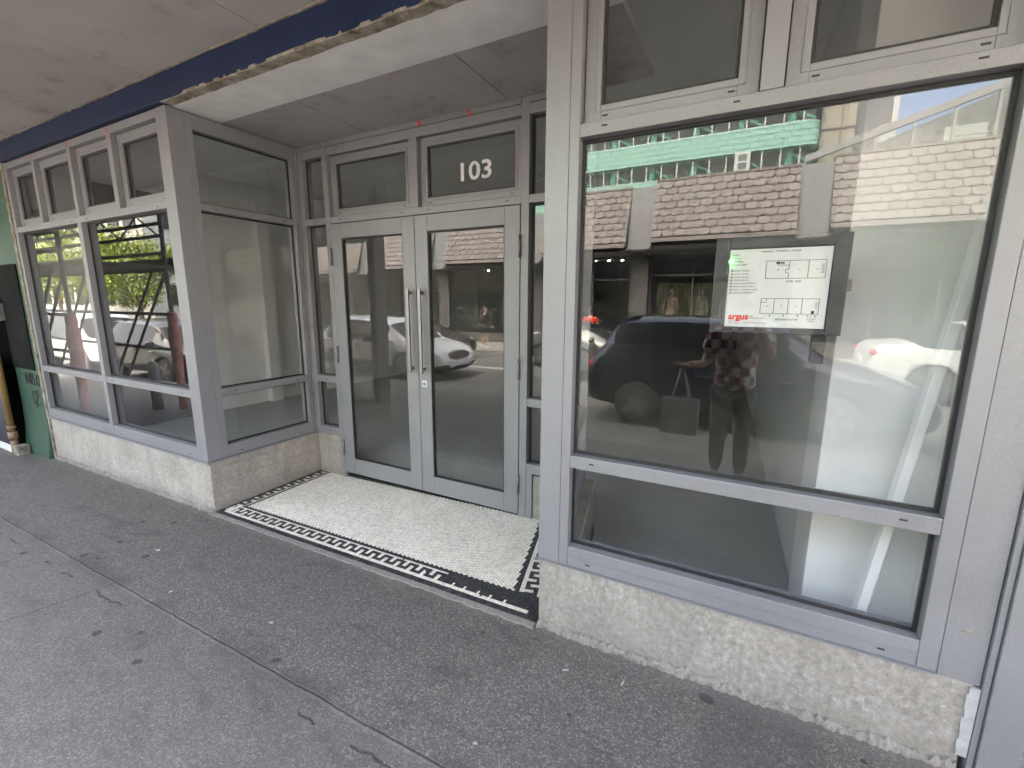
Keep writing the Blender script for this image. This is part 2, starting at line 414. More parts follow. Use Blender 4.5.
# --- plinths
def plinth(name, mat, poly, top, zoff=0):
    m = MB(); m.hexa([(x,y,gz(x)-.2) for x,y in poly], [(x,y,top) for x,y in poly]); return m.build(name, mat, shop, .012, 2)
def corner_plinth():
    m = MB(); L6 = [(X0,.004),(XL-.001,.004),(XL-.001,D+.12),(XL-.15,D+.12),(XL-.15,.16),(X0,.16)]
    lo = [m.bm.verts.new((x,y,gz(x)-.2)) for x,y in L6]; hi = [m.bm.verts.new((x,y,.392)) for x,y in L6]
    for k in range(6):
        f = m.bm.faces.new((lo[k],lo[(k+1)%6],hi[(k+1)%6],hi[k])); f.material_index = 1 if k == 1 else 0
    m.bm.faces.new(hi); m.bm.faces.new(lo[::-1])
    return m.build('concrete_plinth', [MAT['plinth_l'], MAT['plinth_b']], shop, .010, 2)
corner_plinth()
plinth('concrete_plinth', MAT['plinth_r'], [(XR,0.004),(3.158,0.004),(3.158,.16),(XR,.16)], .408)
SPL = Vector((-.241, .970)).normalized()      # the splayed right-hand return
RP0 = Vector((XR, .162)); RP1 = RP0 + SPL*((D-.162)/SPL.y)
plinth('concrete_plinth', MAT['plinth_b'], [(RP0.x+.003,.165),(RP0.x+.15,.165),(RP1.x+.15,D+.12),(RP1.x+.003,D+.12)], .400)
plinth('concrete_plinth', MAT['plinth_b'], [(XL+.002,D+.012),(-.985,D+.012),(-.985,D+.12),(XL+.002,D+.12)], .395)
plinth('concrete_plinth', MAT['plinth_r'], [(1.035,D+.012),(RP1.x,D+.012),(RP1.x,D+.12),(1.035,D+.12)], .375)
# rough mortar along the foot
def fillet(x0, x1, seedv):
    rnd = random.Random(seedv); m = MB(); n = int((x1-x0)/.010); prev = None
    hh, ww = .03, .03
    for i in range(n+1):
        x = x0+(x1-x0)*i/n
        hh = .55*hh+.45*rnd.uniform(.004, .055); ww = .45*ww+.55*rnd.uniform(.002, .030)
        z = gz(x)
        ring = [m.bm.verts.new(p) for p in ((x,.02,z-.05),(x,-ww,z-.05),(x,-ww,z+.004),(x,-ww*.55-rnd.uniform(0,.008),z+hh*.45+rnd.uniform(0,.01)),(x,-.002-rnd.uniform(0,.006),z+hh),(x,.02,z+hh+.004))]
        if prev:
            for j in range(6): m.bm.faces.new((prev[j],prev[(j+1)%6],ring[(j+1)%6],ring[j]))
        else: m.bm.faces.new(ring)
        prev = ring
    m.bm.faces.new(prev[::-1])
    return m.build('mortar_fillet', MAT['mortar'], shop)
fillet(X0+.02, XL-.01, 3); fillet(XR+.005, 3.15, 5)

# --- framing members
def rail(m, x0, x1, z0, z1, y=0.002, d=.10): m.box(x0,x1,y,y+d,z0,z1)
def post(m, x0, x1, z0, z1, y=0.0, d=.104): m.box(x0,x1,y,y+d,z0,z1)

def ring(m, x0, x1, z0, z1, wd, y0, y1, wb=None, wt=None):
    "rectangular frame butt-jointed"
    wb = wd if wb is None else wb; wt = wd if wt is None else wt
    m.box(x0, x0+wd, y0, y1, z0, z1); m.box(x1-wd, x1, y0, y1, z0, z1)
    m.box(x0+wd+.0004, x1-wd-.0004, y0+.001, y1-.001, z0, z0+wb); m.box(x0+wd+.0004, x1-wd-.0004, y0+.001, y1-.001, z1-wt, z1)
def pane(parent, x0, x1, z0, z1, y, mat=None, th=.005):
    return box('glass_pane', mat or MAT['glass'], parent, x0, x1, y, y+th, z0, z1)
def gasket(m, x0, x1, z0, z1, y0, y1, w=.011): ring(m, x0+.0005, x1-.0005, z0+.0005, z1-.0005, w, y0, y1)
def slot(m, x, z, y=-.001, w=.022): m.box(x-w/2, x+w/2, y-.0008, y+.004, z-.003, z+.003)

def glazed(parent, gm, x0, x1, z0, z1, y=.052, mat=None, g0=None):
    "glass and gasket of an opening"
    pane(parent, x0+.004, x1-.004, z0+.004, z1-.004, y, mat)
    gasket(gm, x0, x1, z0, z1, y-.012, y-.002)
def vent(parent, gm, x0, x1, z0, z1, y=.040, w=.066, mat=None):
    m = MB(); ring(m, x0+.004, x1-.004, z0+.004, z1-.004, w, y, y+.05)
    # outer bead of the sash
    ring(m, x0+.0045+w*.62, x1-.0045-w*.62, z0+.0045+w*.62, z1-.0045-w*.62, .006, y-.004, y+.001)
    s = m.build('vent_sash', MAT['alu'], parent, .0025)
    glazed(parent, gm, x0+w+.005, x1-w-.005, z0+w+.005, z1-w-.005, y+.025, mat)
    for xx in (x0+.09, x1-.09): slot(gm, xx, z0+.03, y)
    # shadow gap round the sash
    ring(gm, x0+.0005, x1-.0005, z0+.0005, z1-.0005, .003, y+.012, y+.04)
    return s

# left bay, front
lb = empty_part('bay_window', shop)
m = MB(); post(m, X0, X0+.055, .402, ZT-.002); post(m, -2.905, -2.838, .402, 2.318); post(m, -1.445, -1.392, .402, ZT-.002)
rail(m, X0+.0555, -2.9055, .967-.06, .967); rail(m, -2.8375, -1.4455, .967-.06, .967)
rail(m, X0+.0555, -1.4455, 2.318, 2.372); rail(m, X0+.0555, -1.4455, 2.922, ZT-.002)
rail(m, X0+.0555, -2.9055, .402, .502); rail(m, -2.8375, -1.4455, .402, .502)
for a, b in ((-3.652,-3.60),(-2.893,-2.838),(-2.180,-2.118)): post(m, a, b, 2.3725, 2.9215)
m.build('frame', MAT['alu'], lb, .0025)
gm = MB()
for a, b in ((X0+.0555,-2.9055),(-2.8375,-1.4455)):
    glazed(lb, gm, a, b, .9675, 2.3175, .055, MAT['glass_wavy']); glazed(lb, gm, a, b, .5025, .9065, .055, MAT['glass_wavy'])
    for zz in (.935, .43, 2.34): slot(gm, a+.12, zz, .001); slot(gm, b-.12, zz, .001)
for a, b in ((X0+.0555,-3.6525),(-3.5995,-2.8935),(-2.8375,-2.1805),(-2.1175,-1.4455)): vent(lb, gm, a, b, 2.3725, 2.9215)
gm.build('gasket', MAT['rubber'], lb)
# corner post and sill flashing
m = MB(); m.box(-1.3905, XL, -.002, .112, .402, ZT-.002); m.build('corner_post', MAT['alu'], shop, .003)
m = MB(); m.box(X0, XL+.012, -.014, .11, .386, .4005); m.build('sill_flashing', MAT['alu'], shop, .0015)
m = MB(); m.box(XL-.08, XL+.012, .1105, D+.01, .386, .4005); m.build('sill_flashing', MAT['alu'], shop, .0015)

# left return (faces +x). Built facing -y along local x, then turned
def turned(parent_name, p0, dirv, builder):
    e = empty_part(parent_name, shop); e.location = (p0[0], p0[1], 0); e.rotation_euler = (0, 0, math.atan2(dirv[1], dirv[0])); builder(e); return e
def return_build(L, flip):
    def f(e):
        # local: x along the wall, outside at -y
        m = MB(); post(m, 0, .05, .402, ZT-.002); post(m, L-.05, L, .402, ZT-.002)
        rail(m, .0505, L-.0505, .402, .502); rail(m, .0505, L-.0505, .907, .967); rail(m, .0505, L-.0505, 2.318, 2.372); rail(m, .0505, L-.0505, 2.87, ZT-.002)
        m.build('frame', MAT['alu'], e, .0025)
        g = MB()
        for z0, z1 in ((.5025,.9065),(.9675,2.3175),(2.3725,2.8695)): glazed(e, g, .0505, L-.0505, z0, z1, .055)
        for zz in (.935, .43, 2.34): slot(g, .16, zz, .001); slot(g, L-.16, zz, .001)
        g.build('gasket', MAT['rubber'], e)
    return f
turned('return_window', (XL, .1125), (0, 1), return_build(D-.1125-.003, False))
pa = RP1 + Vector((.002, -.006)); pb = Vector((RP0.x, .118))
turned('return_window', pa, (pb-pa), return_build((pb-pa).length, True))

# entrance wall
ew = empty_part('entrance_frame', shop)
m = MB(); y0 = D
post(m, XL+.001, -1.238, .40, ZT-.002, y0); post(m, -.985, -.926, gz(-.95)-.05, ZT-.002, y0); post(m, .926, .986, gz(.95)-.05, ZT-.002, y0); post(m, 1.225, RP1.x, .40, ZT-.002, y0)
post(m, -.034, .043, 2.3725, 2.8695, y0)
for a, b in ((-1.2375,-.9855),(.9865,1.2245)):
    rail(m, a, b, .395, .470, y0+.002); rail(m, a, b, .907, .967, y0+.002); rail(m, a, b, 2.318, 2.372, y0+.002)
rail(m, -.9255, .9255, 2.318, 2.372, y0+.002)
for a, b in ((-1.2375,-.9855),(-.9255,.9255),(.9865,1.2245)): rail(m, a, b, 2.87, 2.936, y0+.002)
for a, b in ((-1.2375,-.9855),(-.9255,.9255),(.9865,1.2245)): rail(m, a, b, 2.9385, ZT-.002, y0-.004)
m.box(.9865, 1.0345, y0+.002, y0+.10, gz(1)-.05, .3945)
m.build('frame', MAT['alu'], ew, .0025)
gm = MB()
for a, b in ((-1.2375,-.9855),(.9865,1.2245)):
    for z0, z1 in ((.4705,.9065),(.9675,2.3175),(2.3725,2.8695)): glazed(ew, gm, a, b, z0, z1, y0+.055)
    for zz in (.935, .43, 2.345): slot(gm, (a+b)/2, zz, y0+.001)
vent(ew, gm, -.9255, -.0345, 2.3725, 2.8695, y0+.038, .062); vent(ew, gm, .0435, .9255, 2.3725, 2.8695, y0+.038, .062)
for xx in (-.8, -.12, .14, .82): slot(gm, xx, 2.345, y0+.001)
gm.build('gasket', MAT['rubber'], ew)
text_mesh('house_number', '103', .172, MAT['num'], ew, Matrix.Translation((.522, D+.0535, 2.532)) @ FACING @ Matrix.Diagonal((1.2,1,1,1)), .003, 'CENTER', .001)
m = MB(); m.box(-.925, .925, D+.02, D+.09, gz(0)-.02, .022); m.build('threshold', MAT['rubber'], ew)

# doors
def door(x0, x1, hs, handle_x, hinge_x, lock):
    e = empty_part('entrance_door', shop)
    z0, z1 = .052, 2.312; ws = .122
    m = MB(); y = D-.004
    m.box(x0, x0+ws, y, y+.05, z0, z1); m.box(x1-ws, x1, y, y+.05, z0, z1)
    m.box(x0+ws+.0005, x1-ws-.0005, y+.001, y+.049, z0, z0+.148); m.box(x0+ws+.0005, x1-ws-.0005, y+.001, y+.049, z1-.122, z1)
    m.build('door_leaf', MAT['alu'], e, .003)
    g = MB(); a, b, c, d = x0+ws+.0005, x1-ws-.0005, z0+.1485, z1-.1225
    glazed(e, g, a, b, c, d, y+.026); ring(g, a+.0005, b-.0005, c+.0005, d-.0005, .006, y+.006, y+.013)
    g.build('gasket', MAT['rubber'], e)
    h = MB(); h.box(handle_x-.012, handle_x+.012, y-.052, y-.036, 1.085, 1.76); hd = h.build('pull_handle', MAT['steel'], e, .003)
    for zz in (1.12, 1.725):
        h = MB(); h.box(handle_x-.008, handle_x+.008, y-.0358, y-.0002, zz-.012, zz+.012); h.build('handle_standoff', MAT['steel_dark'], e)
    for zz in (.30, 1.18, 2.04):
        h = MB(); xh = hinge_x; h.tube((xh, y-.008, zz-.075), (xh, y-.008, zz+.075), .009, 10); h.build('hinge', MAT['steel_dark'], e)
    if lock:
        h = MB(); h.box(lock-.024, lock+.024, y-.006, y-.0003, .968, 1.022); h.build('lock_plate', MAT['num'], e, .002)
        h = MB(); h.tube((lock, y-.012, .995), (lock, y-.0065, .995), .013, 16); h.build('lock_cylinder', MAT['steel_dark'], e)
    return e
door(-.9215, -.0025, -1, -.052, -.924, None)
door(.0025, .9215, 1, .066, .924, .060)

# right bay, front
rb = empty_part('bay_window', shop)
m = MB(); post(m, 1.655, 1.698, .412, 3.4); post(m, 3.0, XE, .412, 3.4)
rail(m, 1.6985, 2.9995, .412, .512); rail(m, 1.6985, 2.9995, .907, .967); rail(m, 1.6985, 2.9995, 2.322, 2.372)
post(m, 2.337, 2.408, 2.3725, 3.4); 
m.build('frame', MAT['alu'], rb, .0025)
m = MB(); m.box(XR, 1.6545, -.003, .112, .412, 3.4); m.build('corner_post', MAT['alu'], shop, .003)
m = MB(); m.box(XR-.012, XE, -.014, .11, .408, .4115)
m.box(1.6985, 2.9995, -.006, .0015, .4585, .4625)
m.build('sill_flashing', MAT['alu'], shop, .0015)
gm = MB()
glazed(rb, gm, 1.6985, 2.9995, .5125, .9065, .055); glazed(rb, gm, 1.6985, 2.9995, .9675, 2.3215, .055)
for zz in (.94, .44, 2.352): slot(gm, 1.80, zz, .001); slot(gm, 2.90, zz, .001)
slot(gm, 2.27, 2.352, .001)
for a, b in ((1.6985,2.3365),(2.4085,2.9995)): vent(rb, gm, a, b, 2.3725, 3.1)
gm.build('gasket', MAT['rubber'], rb)
# flush panel, stile and the door of the next opening
m = MB(); m.box(XE+.0025, 3.170, .006, .10, .400, 3.4); m.build('metal_panel', MAT['alu'], shop, .002)
sd_ = empty_part('side_door', shop)
m = MB(); m.box(3.173, 3.19, -.006, .12, gz(3.2)-.03, 3.4); m.box(3.1925, 3.292, -.016, .12, gz(3.2)-.03, 3.4)
m.box(3.2925, 4.3, .012, .08, gz(3.2)+.02, gz(3.2)+.10); m.box(3.2925, 4.3, -.002, .06, gz(3.2)+.104, gz(3.2)+.135); m.box(3.2925, 4.3, .018, .07, gz(3.2)+.139, gz(3.2)+.165)
m.build('frame', MAT['alu'], sd_, .002)
m = MB(); m.box(3.2925, 4.3, .040, .085, gz(3.2)+.168, 3.3); m.build('door_panel', plain('grey_door_panel', (.42,.43,.45), .5, .1, var=.06), sd_)
m = MB()
for i in range(9):
    z = .395-.03*i; w_ = .014+.005*abs(math.sin(i*1.1))
    m.hexa([(3.158-w_*.97,-.002-.004*(i%2),z-.031),(3.171,-.003,z-.031),(3.171,.01,z-.031),(3.158-w_*.97,.01,z-.031)], [(3.158-w_,-.004+.003*(i%2),z),(3.171,-.003,z),(3.171,.01,z),(3.158-w_,.01,z)])
m.build('torn_plastic_edge', plain('white_plastic_film', (.36,.365,.37), .5, var=.15, scale=30), shop)
# glue mark left on the panel
m = MB()
for dx, dz, a, b in ((0,0,.03,.010),(.006,.012,.02,.008),(-.012,.02,.008,.004),(.018,.03,.006,.003),(-.03,.028,.004,.003)): m.box(3.110+dx-a/2, 3.110+dx+a/2, .0045, .0055+dz*.02, .585+dz-b/2, .585+dz+b/2)
m.build('glue_mark', plain('old_glue', (.26,.25,.22), .9, var=.4, scale=90), shop)
# scraps of red tape
def tapes(lst, y):
    for x, z, w_, h_ in lst:
        m = MB(); m.box(x-w_/2, x+w_/2, y-.0012, y, z-h_/2, z+h_/2); m.build('red_tape', MAT['tape'], shop)
tapes([(-3.625,2.955,.018,.03),(-2.865,2.955,.016,.04),(-2.15,2.95,.016,.032),(-2.15,2.90,.010,.02)], -.0003)
tapes([(.08,2.955,.024,.04),(.52,2.952,.024,.04)], D-.0045)

# --- beam, soffit, awning
def rough_strip(name, mat, y0, y1, z, x0, x1, amp, th=.012):
    rnd = random.Random(name+str(x0)); m = MB(); n = int((x1-x0)/.035); prev = None; a = b = 0
    for i in range(n+1):
        x = x0+(x1-x0)*i/n; a = .6*a+.4*rnd.uniform(-amp, amp); b = .6*b+.4*rnd.uniform(-amp, amp)
        dz = rnd.uniform(-.004, .004)
        ringv = [m.bm.verts.new(p) for p in ((x,y0+a,z+dz),(x,y1+b,z+dz*.5),(x,y1+b,z+th),(x,y0+a,z+th))]
        if prev:
            for j in range(4): m.bm.faces.new((prev[j],prev[(j+1)%4],ringv[(j+1)%4],ringv[j]))
        else: m.bm.faces.new(ringv)
        prev = ringv
    m.bm.faces.new(prev[::-1]); return m.build(name, mat, shop)
m = MB(); m.box(-14, XR-.002, -.032, .03, ZT+.004, 3.165)
m.build('fascia_beam', MAT['beam'], shop, .004)
rough_strip('torn_edge', MAT['torn'], -.032, .036, ZT-.003, XL+.01, XR-.004, .006, .02)
rough_strip('torn_edge', MAT['torn'], -.046, -.034, 3.149, -4.4, XR-.002, .006, .012)
m = MB(); m.box(XL+.002, XR+.2, .032, .375, ZT-.001, ZT+.05); m.build('painted_strip', MAT['white_soft'], shop, .004)
# soffit sheets of the recess, each with a fine gap
m = MB()
for a, b in ((XL+.002,-.462+.0),( -.456, .826),( .832, XR+.2)):
    m.box(a, b, .379, .60, ZT+.001, ZT+.03); m.box(a, b, .604, D+.12, ZT+.001, ZT+.03)
m.build('soffit', MAT['sheet'], shop)
aw = empty_part('awning', shop)
m = MB(); xs = [-.18-1.22*k for k in range(11, -6, -1)]
for a, b in zip(xs[:-1], xs[1:]):
    m.box(a+.003, b-.003, -1.262, -.045, 3.155, 3.175); m.box(a+.003, b-.003, -2.15, -1.268, 3.155, 3.175)
m.build('ceiling_panel', MAT['sheet'], aw)
m = MB(); m.box(xs[0], xs[-1], -2.2, .03, 3.18, 3.42); m.build('awning_slab', MAT['sheet'], aw)
m = MB(); m.box(xs[0], xs[-1], -2.28, -2.155, 3.14, 3.50); m.build('awning_fascia', MAT['beam'], aw)
m = MB(); m.box(xs[0], xs[-1], .031, .3, 3.36, 10.0); m.box(xs[0], X0, .16, .3, 2.3, 3.35); m.box(X0, XR, .13, .3, 3.02, 3.355); m.box(3.0, xs[-1], .125, .3, 3.1, 3.355)  # unseen upper height raised so the building shades the near lane
m.box(4.3, xs[-1], 0, .3, -.3, 3.09); m.box(XR, 2.999, .113, .3, 3.1, 3.355)
m.build('upper_wall', plain('upper_render', (.45,.44,.42), .9), shop)

# --- shop interior
fl = MB(); fl.box(-4.44, 6, D+.13, 15.79, -.1, .050); fl.box(-4.44, XL-.16, .165, D+.129, -.1, .0505); fl.hexa([(RP0.x+.16,.165,-.1),(6,.165,-.1),(6,D+.129,-.1),(RP1.x+.16,D+.129,-.1)],[(RP0.x+.16,.165,.0505),(6,.165,.0505),(6,D+.129,.0505),(RP1.x+.16,D+.129,.0505)])
struct(fl.build('shop_floor', MAT['screed']))
m = MB(); m.box(-4.60, -4.45, .17, 16, -.1, 3.359); m.build('side_wall', MAT['white_wall'], shop)
m = MB(); m.box(-4.448, -4.33, 2.62, 2.80, .05, 3.1); m.box(-4.448, -4.40, 1.55, 1.66, .05, 2.3); m.box(-4.448, -4.40, 1.66, 2.55, 2.2, 2.3); m.build('pilaster', MAT['white_wall'], shop, .004)
m = MB(); m.box(-4.448, -4.415, .645, 1.54, .055, 2.98); m.build('added_dark_panel', plain('view_darkening_panel', (.045,.046,.047), .6), shop, .003)  # invented panel, added to darken the wall behind the bay's right pane
m = MB(); m.box(-4.445, 6, 15.8, 16, -.1, 3.359); m.box(6.002, 6.15, .17, 16, -.1, 3.359); m.build('back_wall', plain('deep_shade_wall', (.035,.036,.036), .8), shop)  # the dimness of the deep shop is put into this wall colour
m = MB(); m.box(-4.62, 6.2, .301, 16.1, 3.36, 3.42); m.build('ceiling', MAT['white_wall'], shop)
m = MB(); m.box(-4.449, XL-.003, .17, D+.12, 2.985, 3.03); m.build('bay_ceiling', MAT['grey_wall'], shop)
m = MB(); m.wallseg((2.73, .80), (2.0, 15.7), -.2, -.05, 3.359); m.build('partition_wall', MAT['grey_wall'], shop)
m = MB(); m.box(2.69, 3.45, .34, .795, -.05, 3.3); m.build('wall_end', plain('pale_lining', (.80,.805,.79), .7, var=.05, scale=2), shop, .004)
m = MB(); m.box(3.06, 3.45, .12, .339, -.05, 3.3); m.build('jamb_lining', MAT['white_soft'], shop)
m = MB(); m.box(2.715, 2.728, .812, 2.5, .051, .12); m.build('skirting', MAT['grey_wall'], shop)
# a pale access panel in the ceiling behind the fanlight
m = MB(); ring(m, 0, .42, 0, .42, .05, 0, .03); o = m.build('skylight_frame', MAT['white_wall'], shop); o.rotation_euler = (R(90),0,0); o.location = (-.75, 4.4, 3.345)

# --- mosaic floor of the recess
def mosaic():
    m = MB(); bm = m.bm
    def zf(x, y): return gz(x)+.006+.008*max(0, y)
    def tile(px, mi, h=.0035, inset=.12):
        cx = sum(p[0] for p in px)/len(px); cyy = sum(p[1] for p in px)/len(px)
        dz = random.uniform(-.0006, .0006)
        top = [bm.verts.new((cx+(x-cx)*(1-inset), cyy+(y-cyy)*(1-inset), zf(x,y)+h+dz)) for x,y in px]
        bot = [bm.verts.new((cx+(x-cx)*(1-inset*.35), cyy+(y-cyy)*(1-inset*.35), zf(x,y)-.002)) for x,y in px]
        n = len(px)
        f = bm.faces.new(top); f.material_index = mi
        for i in range(n):
            f = bm.faces.new((bot[i],bot[(i+1)%n],top[(i+1)%n],top[i])); f.material_index = mi
    W, K = 1, 2
    # base
    v = [bm.verts.new((x,y,zf(x,y))) for x,y in ((XL-.002,.0015),(XR,.0015),(RP0.x,.16),(RP1.x,D+.03),(XL-.002,D+.03))]
    bm.faces.new(v).material_index = 0
    TX, TY = .01325, .0128
    meander = lambda k, r: K if (k in (0,2) or (k == 1 and r == 2) or (k == 3 and r == 0)) else W
    n = int((1.54-XL)/TX)
    q0 = Vector((1.326, .163)); qd = SPL; qn = Vector((qd.y, -qd.x))
    for i in range(n):
        x = XL+i*TX
        for j in range(14):
            y = .003+j*TY
            c = K
            if j in (3,4): c = W if XL+.045 < x < 1.46 else K
            elif 5 <= j <= 10:
                if x < XL+.045: c = K if j > 4 and x < XL+.026 else W
                elif x < XL+.098: c = W
                elif x < .872: c = meander(((i-7)//2) % 4, (j-5)//2)
                else: c = W if (j in (5,6) and int((x-.872)/.0848*1.0) != int((x-TX-.872)/.0848) and x < 1.34) else K
            elif j == 11: c = W if XL+.045 < x < .872 else K
            elif j >= 12: c = K
            if x < XL+.13 and j >= 12 and x > XL+.02: c = W if x < XL+.10 else K
            if random.random() < .004: c = K if c == W else c
            tile([(x,y),(x+TX,y),(x+TX,y+TY),(x,y+TY)], c)
    yf = .003+14*TY
    # left border, running back along the wall
    nj = int((D+.02-yf)/TY)
    for j in range(nj):
        y = yf+j*TY
        for i in range(11):
            x = XL+i*TX
            c = K if i < 2 or i >= 9 else (W if i == 8 else meander((j//2) % 4, (i-2)//2))
            tile([(x,y),(x+TX,y),(x+TX,y+TY),(x,y+TY)], c)
    # right border, splayed
    for j in range(75):
        for i in range(18):
            p = q0+qd*(j*TY)+qn*(i*TX)
            wallx = RP0.x+(p.y-RP0.y)*qd.x/qd.y if p.y > RP0.y else XR
            if p.y < yf+.004 or p.x+TX > wallx or p.y > D+.02: continue
            c = K if i < 2 else (W if i < 4 else meander((j//2) % 4, (i-4)//2) if i < 10 else (W if i == 10 else K))
            corners = [p, p+qn*TX, p+qn*TX+qd*TY, p+qd*TY]
            tile([(a.x,a.y) for a in corners], c)
    # white hexagons
    F = .0215; s_ = F/math.sqrt(3)
    col = 0; x = XL+11*TX+s_*.6
    while x < 1.34:
        y = yf+F*.5+(F*.5 if col % 2 else 0)
        while y < D+.02:
            lim = q0.x+(y-q0.y)*qd.x/qd.y
            if x+s_*.8 < lim:
                tile([(x+s_*math.cos(R(60*k)), y+s_*math.sin(R(60*k))) for k in range(6)], W, .003, .18)
            y += F
        x += 1.5*s_; col += 1
    return struct(m.build('mosaic_floor', [MAT['grout'], MAT['tile_w'], MAT['tile_k']]))
mosaic()
m = MB(); n = 110; prev = None; rnd = random.Random(4)
for i in range(n+1):
    x = XL-.03+(XR+.02-XL)*i/n
    e = -.032+rnd.uniform(-.006,.006); rr = [m.bm.verts.new(p) for p in ((x,e-.008,gz(x)-.03),(x,e,gz(x)+.006),(x,.003,gz(x)+.0075),(x,.003,gz(x)-.03))]
    if prev:
        for j in range(4): m.bm.faces.new((prev[j],prev[(j+1)%4],rr[(j+1)%4],rr[j]))
    prev = rr
struct(m.build('threshold_mortar', MAT['mortar']))
#NEXT
# ------------------------------------------------------------------ things in and on the shop
MAT['lettersteel'] = plain('graffiti_ink', (.012, .014, .013), .6)
# zone plan board hung behind the glass
bd = thing('plan_board', 'charcoal framed plan board with two floor plans and red logo hung inside the window', 'plan board', (2.452, .112, 1.728))
m = MB(); ring(m, -.216, .218, -.180, .180, .05, -.012, .02, .022, .042); m.build('board_frame', MAT['bezel'], bd, .003)
m = MB(); m.box(-.164, .166, -.002, .012, -.156, .136); m.build('plan_sheet', MAT['paper'], bd)
def btext(s, x, z, size, mat='ink', bold=0, al='LEFT'):
    return text_mesh('x', s, size, MAT[mat], None, Matrix.Translation((x, -.0032, z)) @ FACING, bold, al)
def join_meshes(name, meshes, mat, parent):
    bm = bmesh.new()
    for me in meshes: bm.from_mesh(me); bpy.data.meshes.remove(me)
    me = bpy.data.meshes.new(name); bm.to_mesh(me); bm.free(); me.materials.append(mat)
    o = bpy.data.objects.new(name, me); COL.objects.link(o); o.parent = parent; return o
L_ = []
for i, s in enumerate(('ALERT', 'DEFECT', '  NORMAL', 'SIGNAL RESET')): L_.append(btext(s, -.154, .112-.0118*i, .0082))
for i, s in enumerate(('ZONE 1 RETAIL', 'ZONE 2 RETAIL', 'ZONE 3 RETAIL', 'ZONE 4 RETAIL', 'ZONE 5 APARTMENT 5', 'ZONE 6 APARTMENT 6', 'ZONE 7 COMMON AREA', 'ZONE 8 APARTMENT 1')): L_.append(btext('■ '+s, -.156, .054-.0118*i, .0078))
L_ += [btext('MANUAL - THERMAL - SMOKE', .005, .122, .0095, al='CENTER'), btext('LEVEL ONE', .055, .012, .0095, al='CENTER'), btext('GROUND FLOOR', .045, -.128, .0095, al='CENTER'),
       btext('YOU ARE', .122, -.124, .007, al='CENTER'), btext('HERE', .122, -.132, .007, al='CENTER'),
       btext('FIRE', -.078, -.117, .006), btext('FIRE PROTECTION', -.078, -.124, .006), btext('0800 CALLS', -.150, -.137, .0065), btext('FIRE SYSTEMS', -.150, -.145, .006), btext('SERVICE AND MONITORING', -.096, -.142, .006)]
for s, x, z in (('8', 0, .055), ('6', .068, .055), ('5', .122, .055), ('4', -.023, -.078), ('3', .022, -.078), ('2', .068, -.078), ('1', .118, -.078)): L_.append(btext(s, x, z, .0085))
join_meshes('lettering', L_, MAT['ink'], bd)
join_meshes('logo_lettering', [btext('argus', -.152, -.127, .033, 'red_ink', .0012)], MAT['red_ink'], bd)
m = MB(); yl = -.0030
def hl(x0, x1, z): m.box(x0, x1, yl, -.0021, z-.0007, z+.0007)
def vl(x, z0, z1): m.box(x-.0007, x+.0007, yl-.0004, -.0021, z0, z1)
hl(-.038, .150, .090); hl(-.038, .150, .026); vl(-.038, .026, .090); vl(.150, .026, .090); vl(.097, .026, .090)
vl(.036, .026, .046); hl(.026, .036, .046); vl(.026, .046, .058); hl(.026, .036, .058); vl(.036, .058, .072); hl(-.0, .036, .074); vl(.037, .072, .090); vl(0, .074, .090)
for k in range(7): hl(.137, .146, .044+.005*k)
hl(-.044, .142, -.048); hl(-.044, .142, -.104)
for x in (-.044, 0, .046, .090, .142): vl(x, -.104, -.048)
vl(-.026, -.062, -.048); hl(-.044, -.026, -.062)
for k in range(5): hl(.131, .138, -.082+.005*k)
for x in (-.010, .035, .080, .112, .134): m.prism([(x-.003, -.113), (x+.003, -.113), (x, -.1065)], 'y', yl, -.0021)
m.box(.121, .130, yl, -.0021, -.103, -.092); vl(.122, -.117, -.1055)
for k in range(4): m.box(-.006+.007*k, -.001+.007*k, yl, -.0021, .079, .086)
m.build('plan_lines', MAT['ink'], bd)
led = NT('green_led'); led.b.inputs['Emission Color'].default_value = (.05, 1, .12, 1); led.b.inputs['Emission Strength'].default_value = 6
m = MB(); m.ell((-.158, -.004, .093), (.0045, .003, .0045)); m.build('indicator_lamp', led.m, bd)
m = MB(); m.box(.135, .178, .0, .05, -.285, -.182); m.build('control_box', MAT['black'], bd, .003)
m = MB(); m.box(.20, .236, .02, .24, -.02, .02); m.build('bracket', MAT['steel_dark'], bd, .002)

bt = MB(); bt.hexa([(2.805,.165,.05),(2.838,.165,.05),(2.838,.225,.05),(2.805,.225,.05)], [(3.036,.20,2.045),(3.069,.20,2.045),(3.069,.26,2.045),(3.036,.26,2.045)])
tag(bt.build('leaning_batten', plain('white_painted_timber', (.90,.905,.90), .5, var=.04), None, .003), 'long white timber batten leaning across the white wall end behind the right window', 'batten')

MAT['scrap'] = plain('dirty_paper', (.36,.35,.32), .9, var=.2, scale=90)
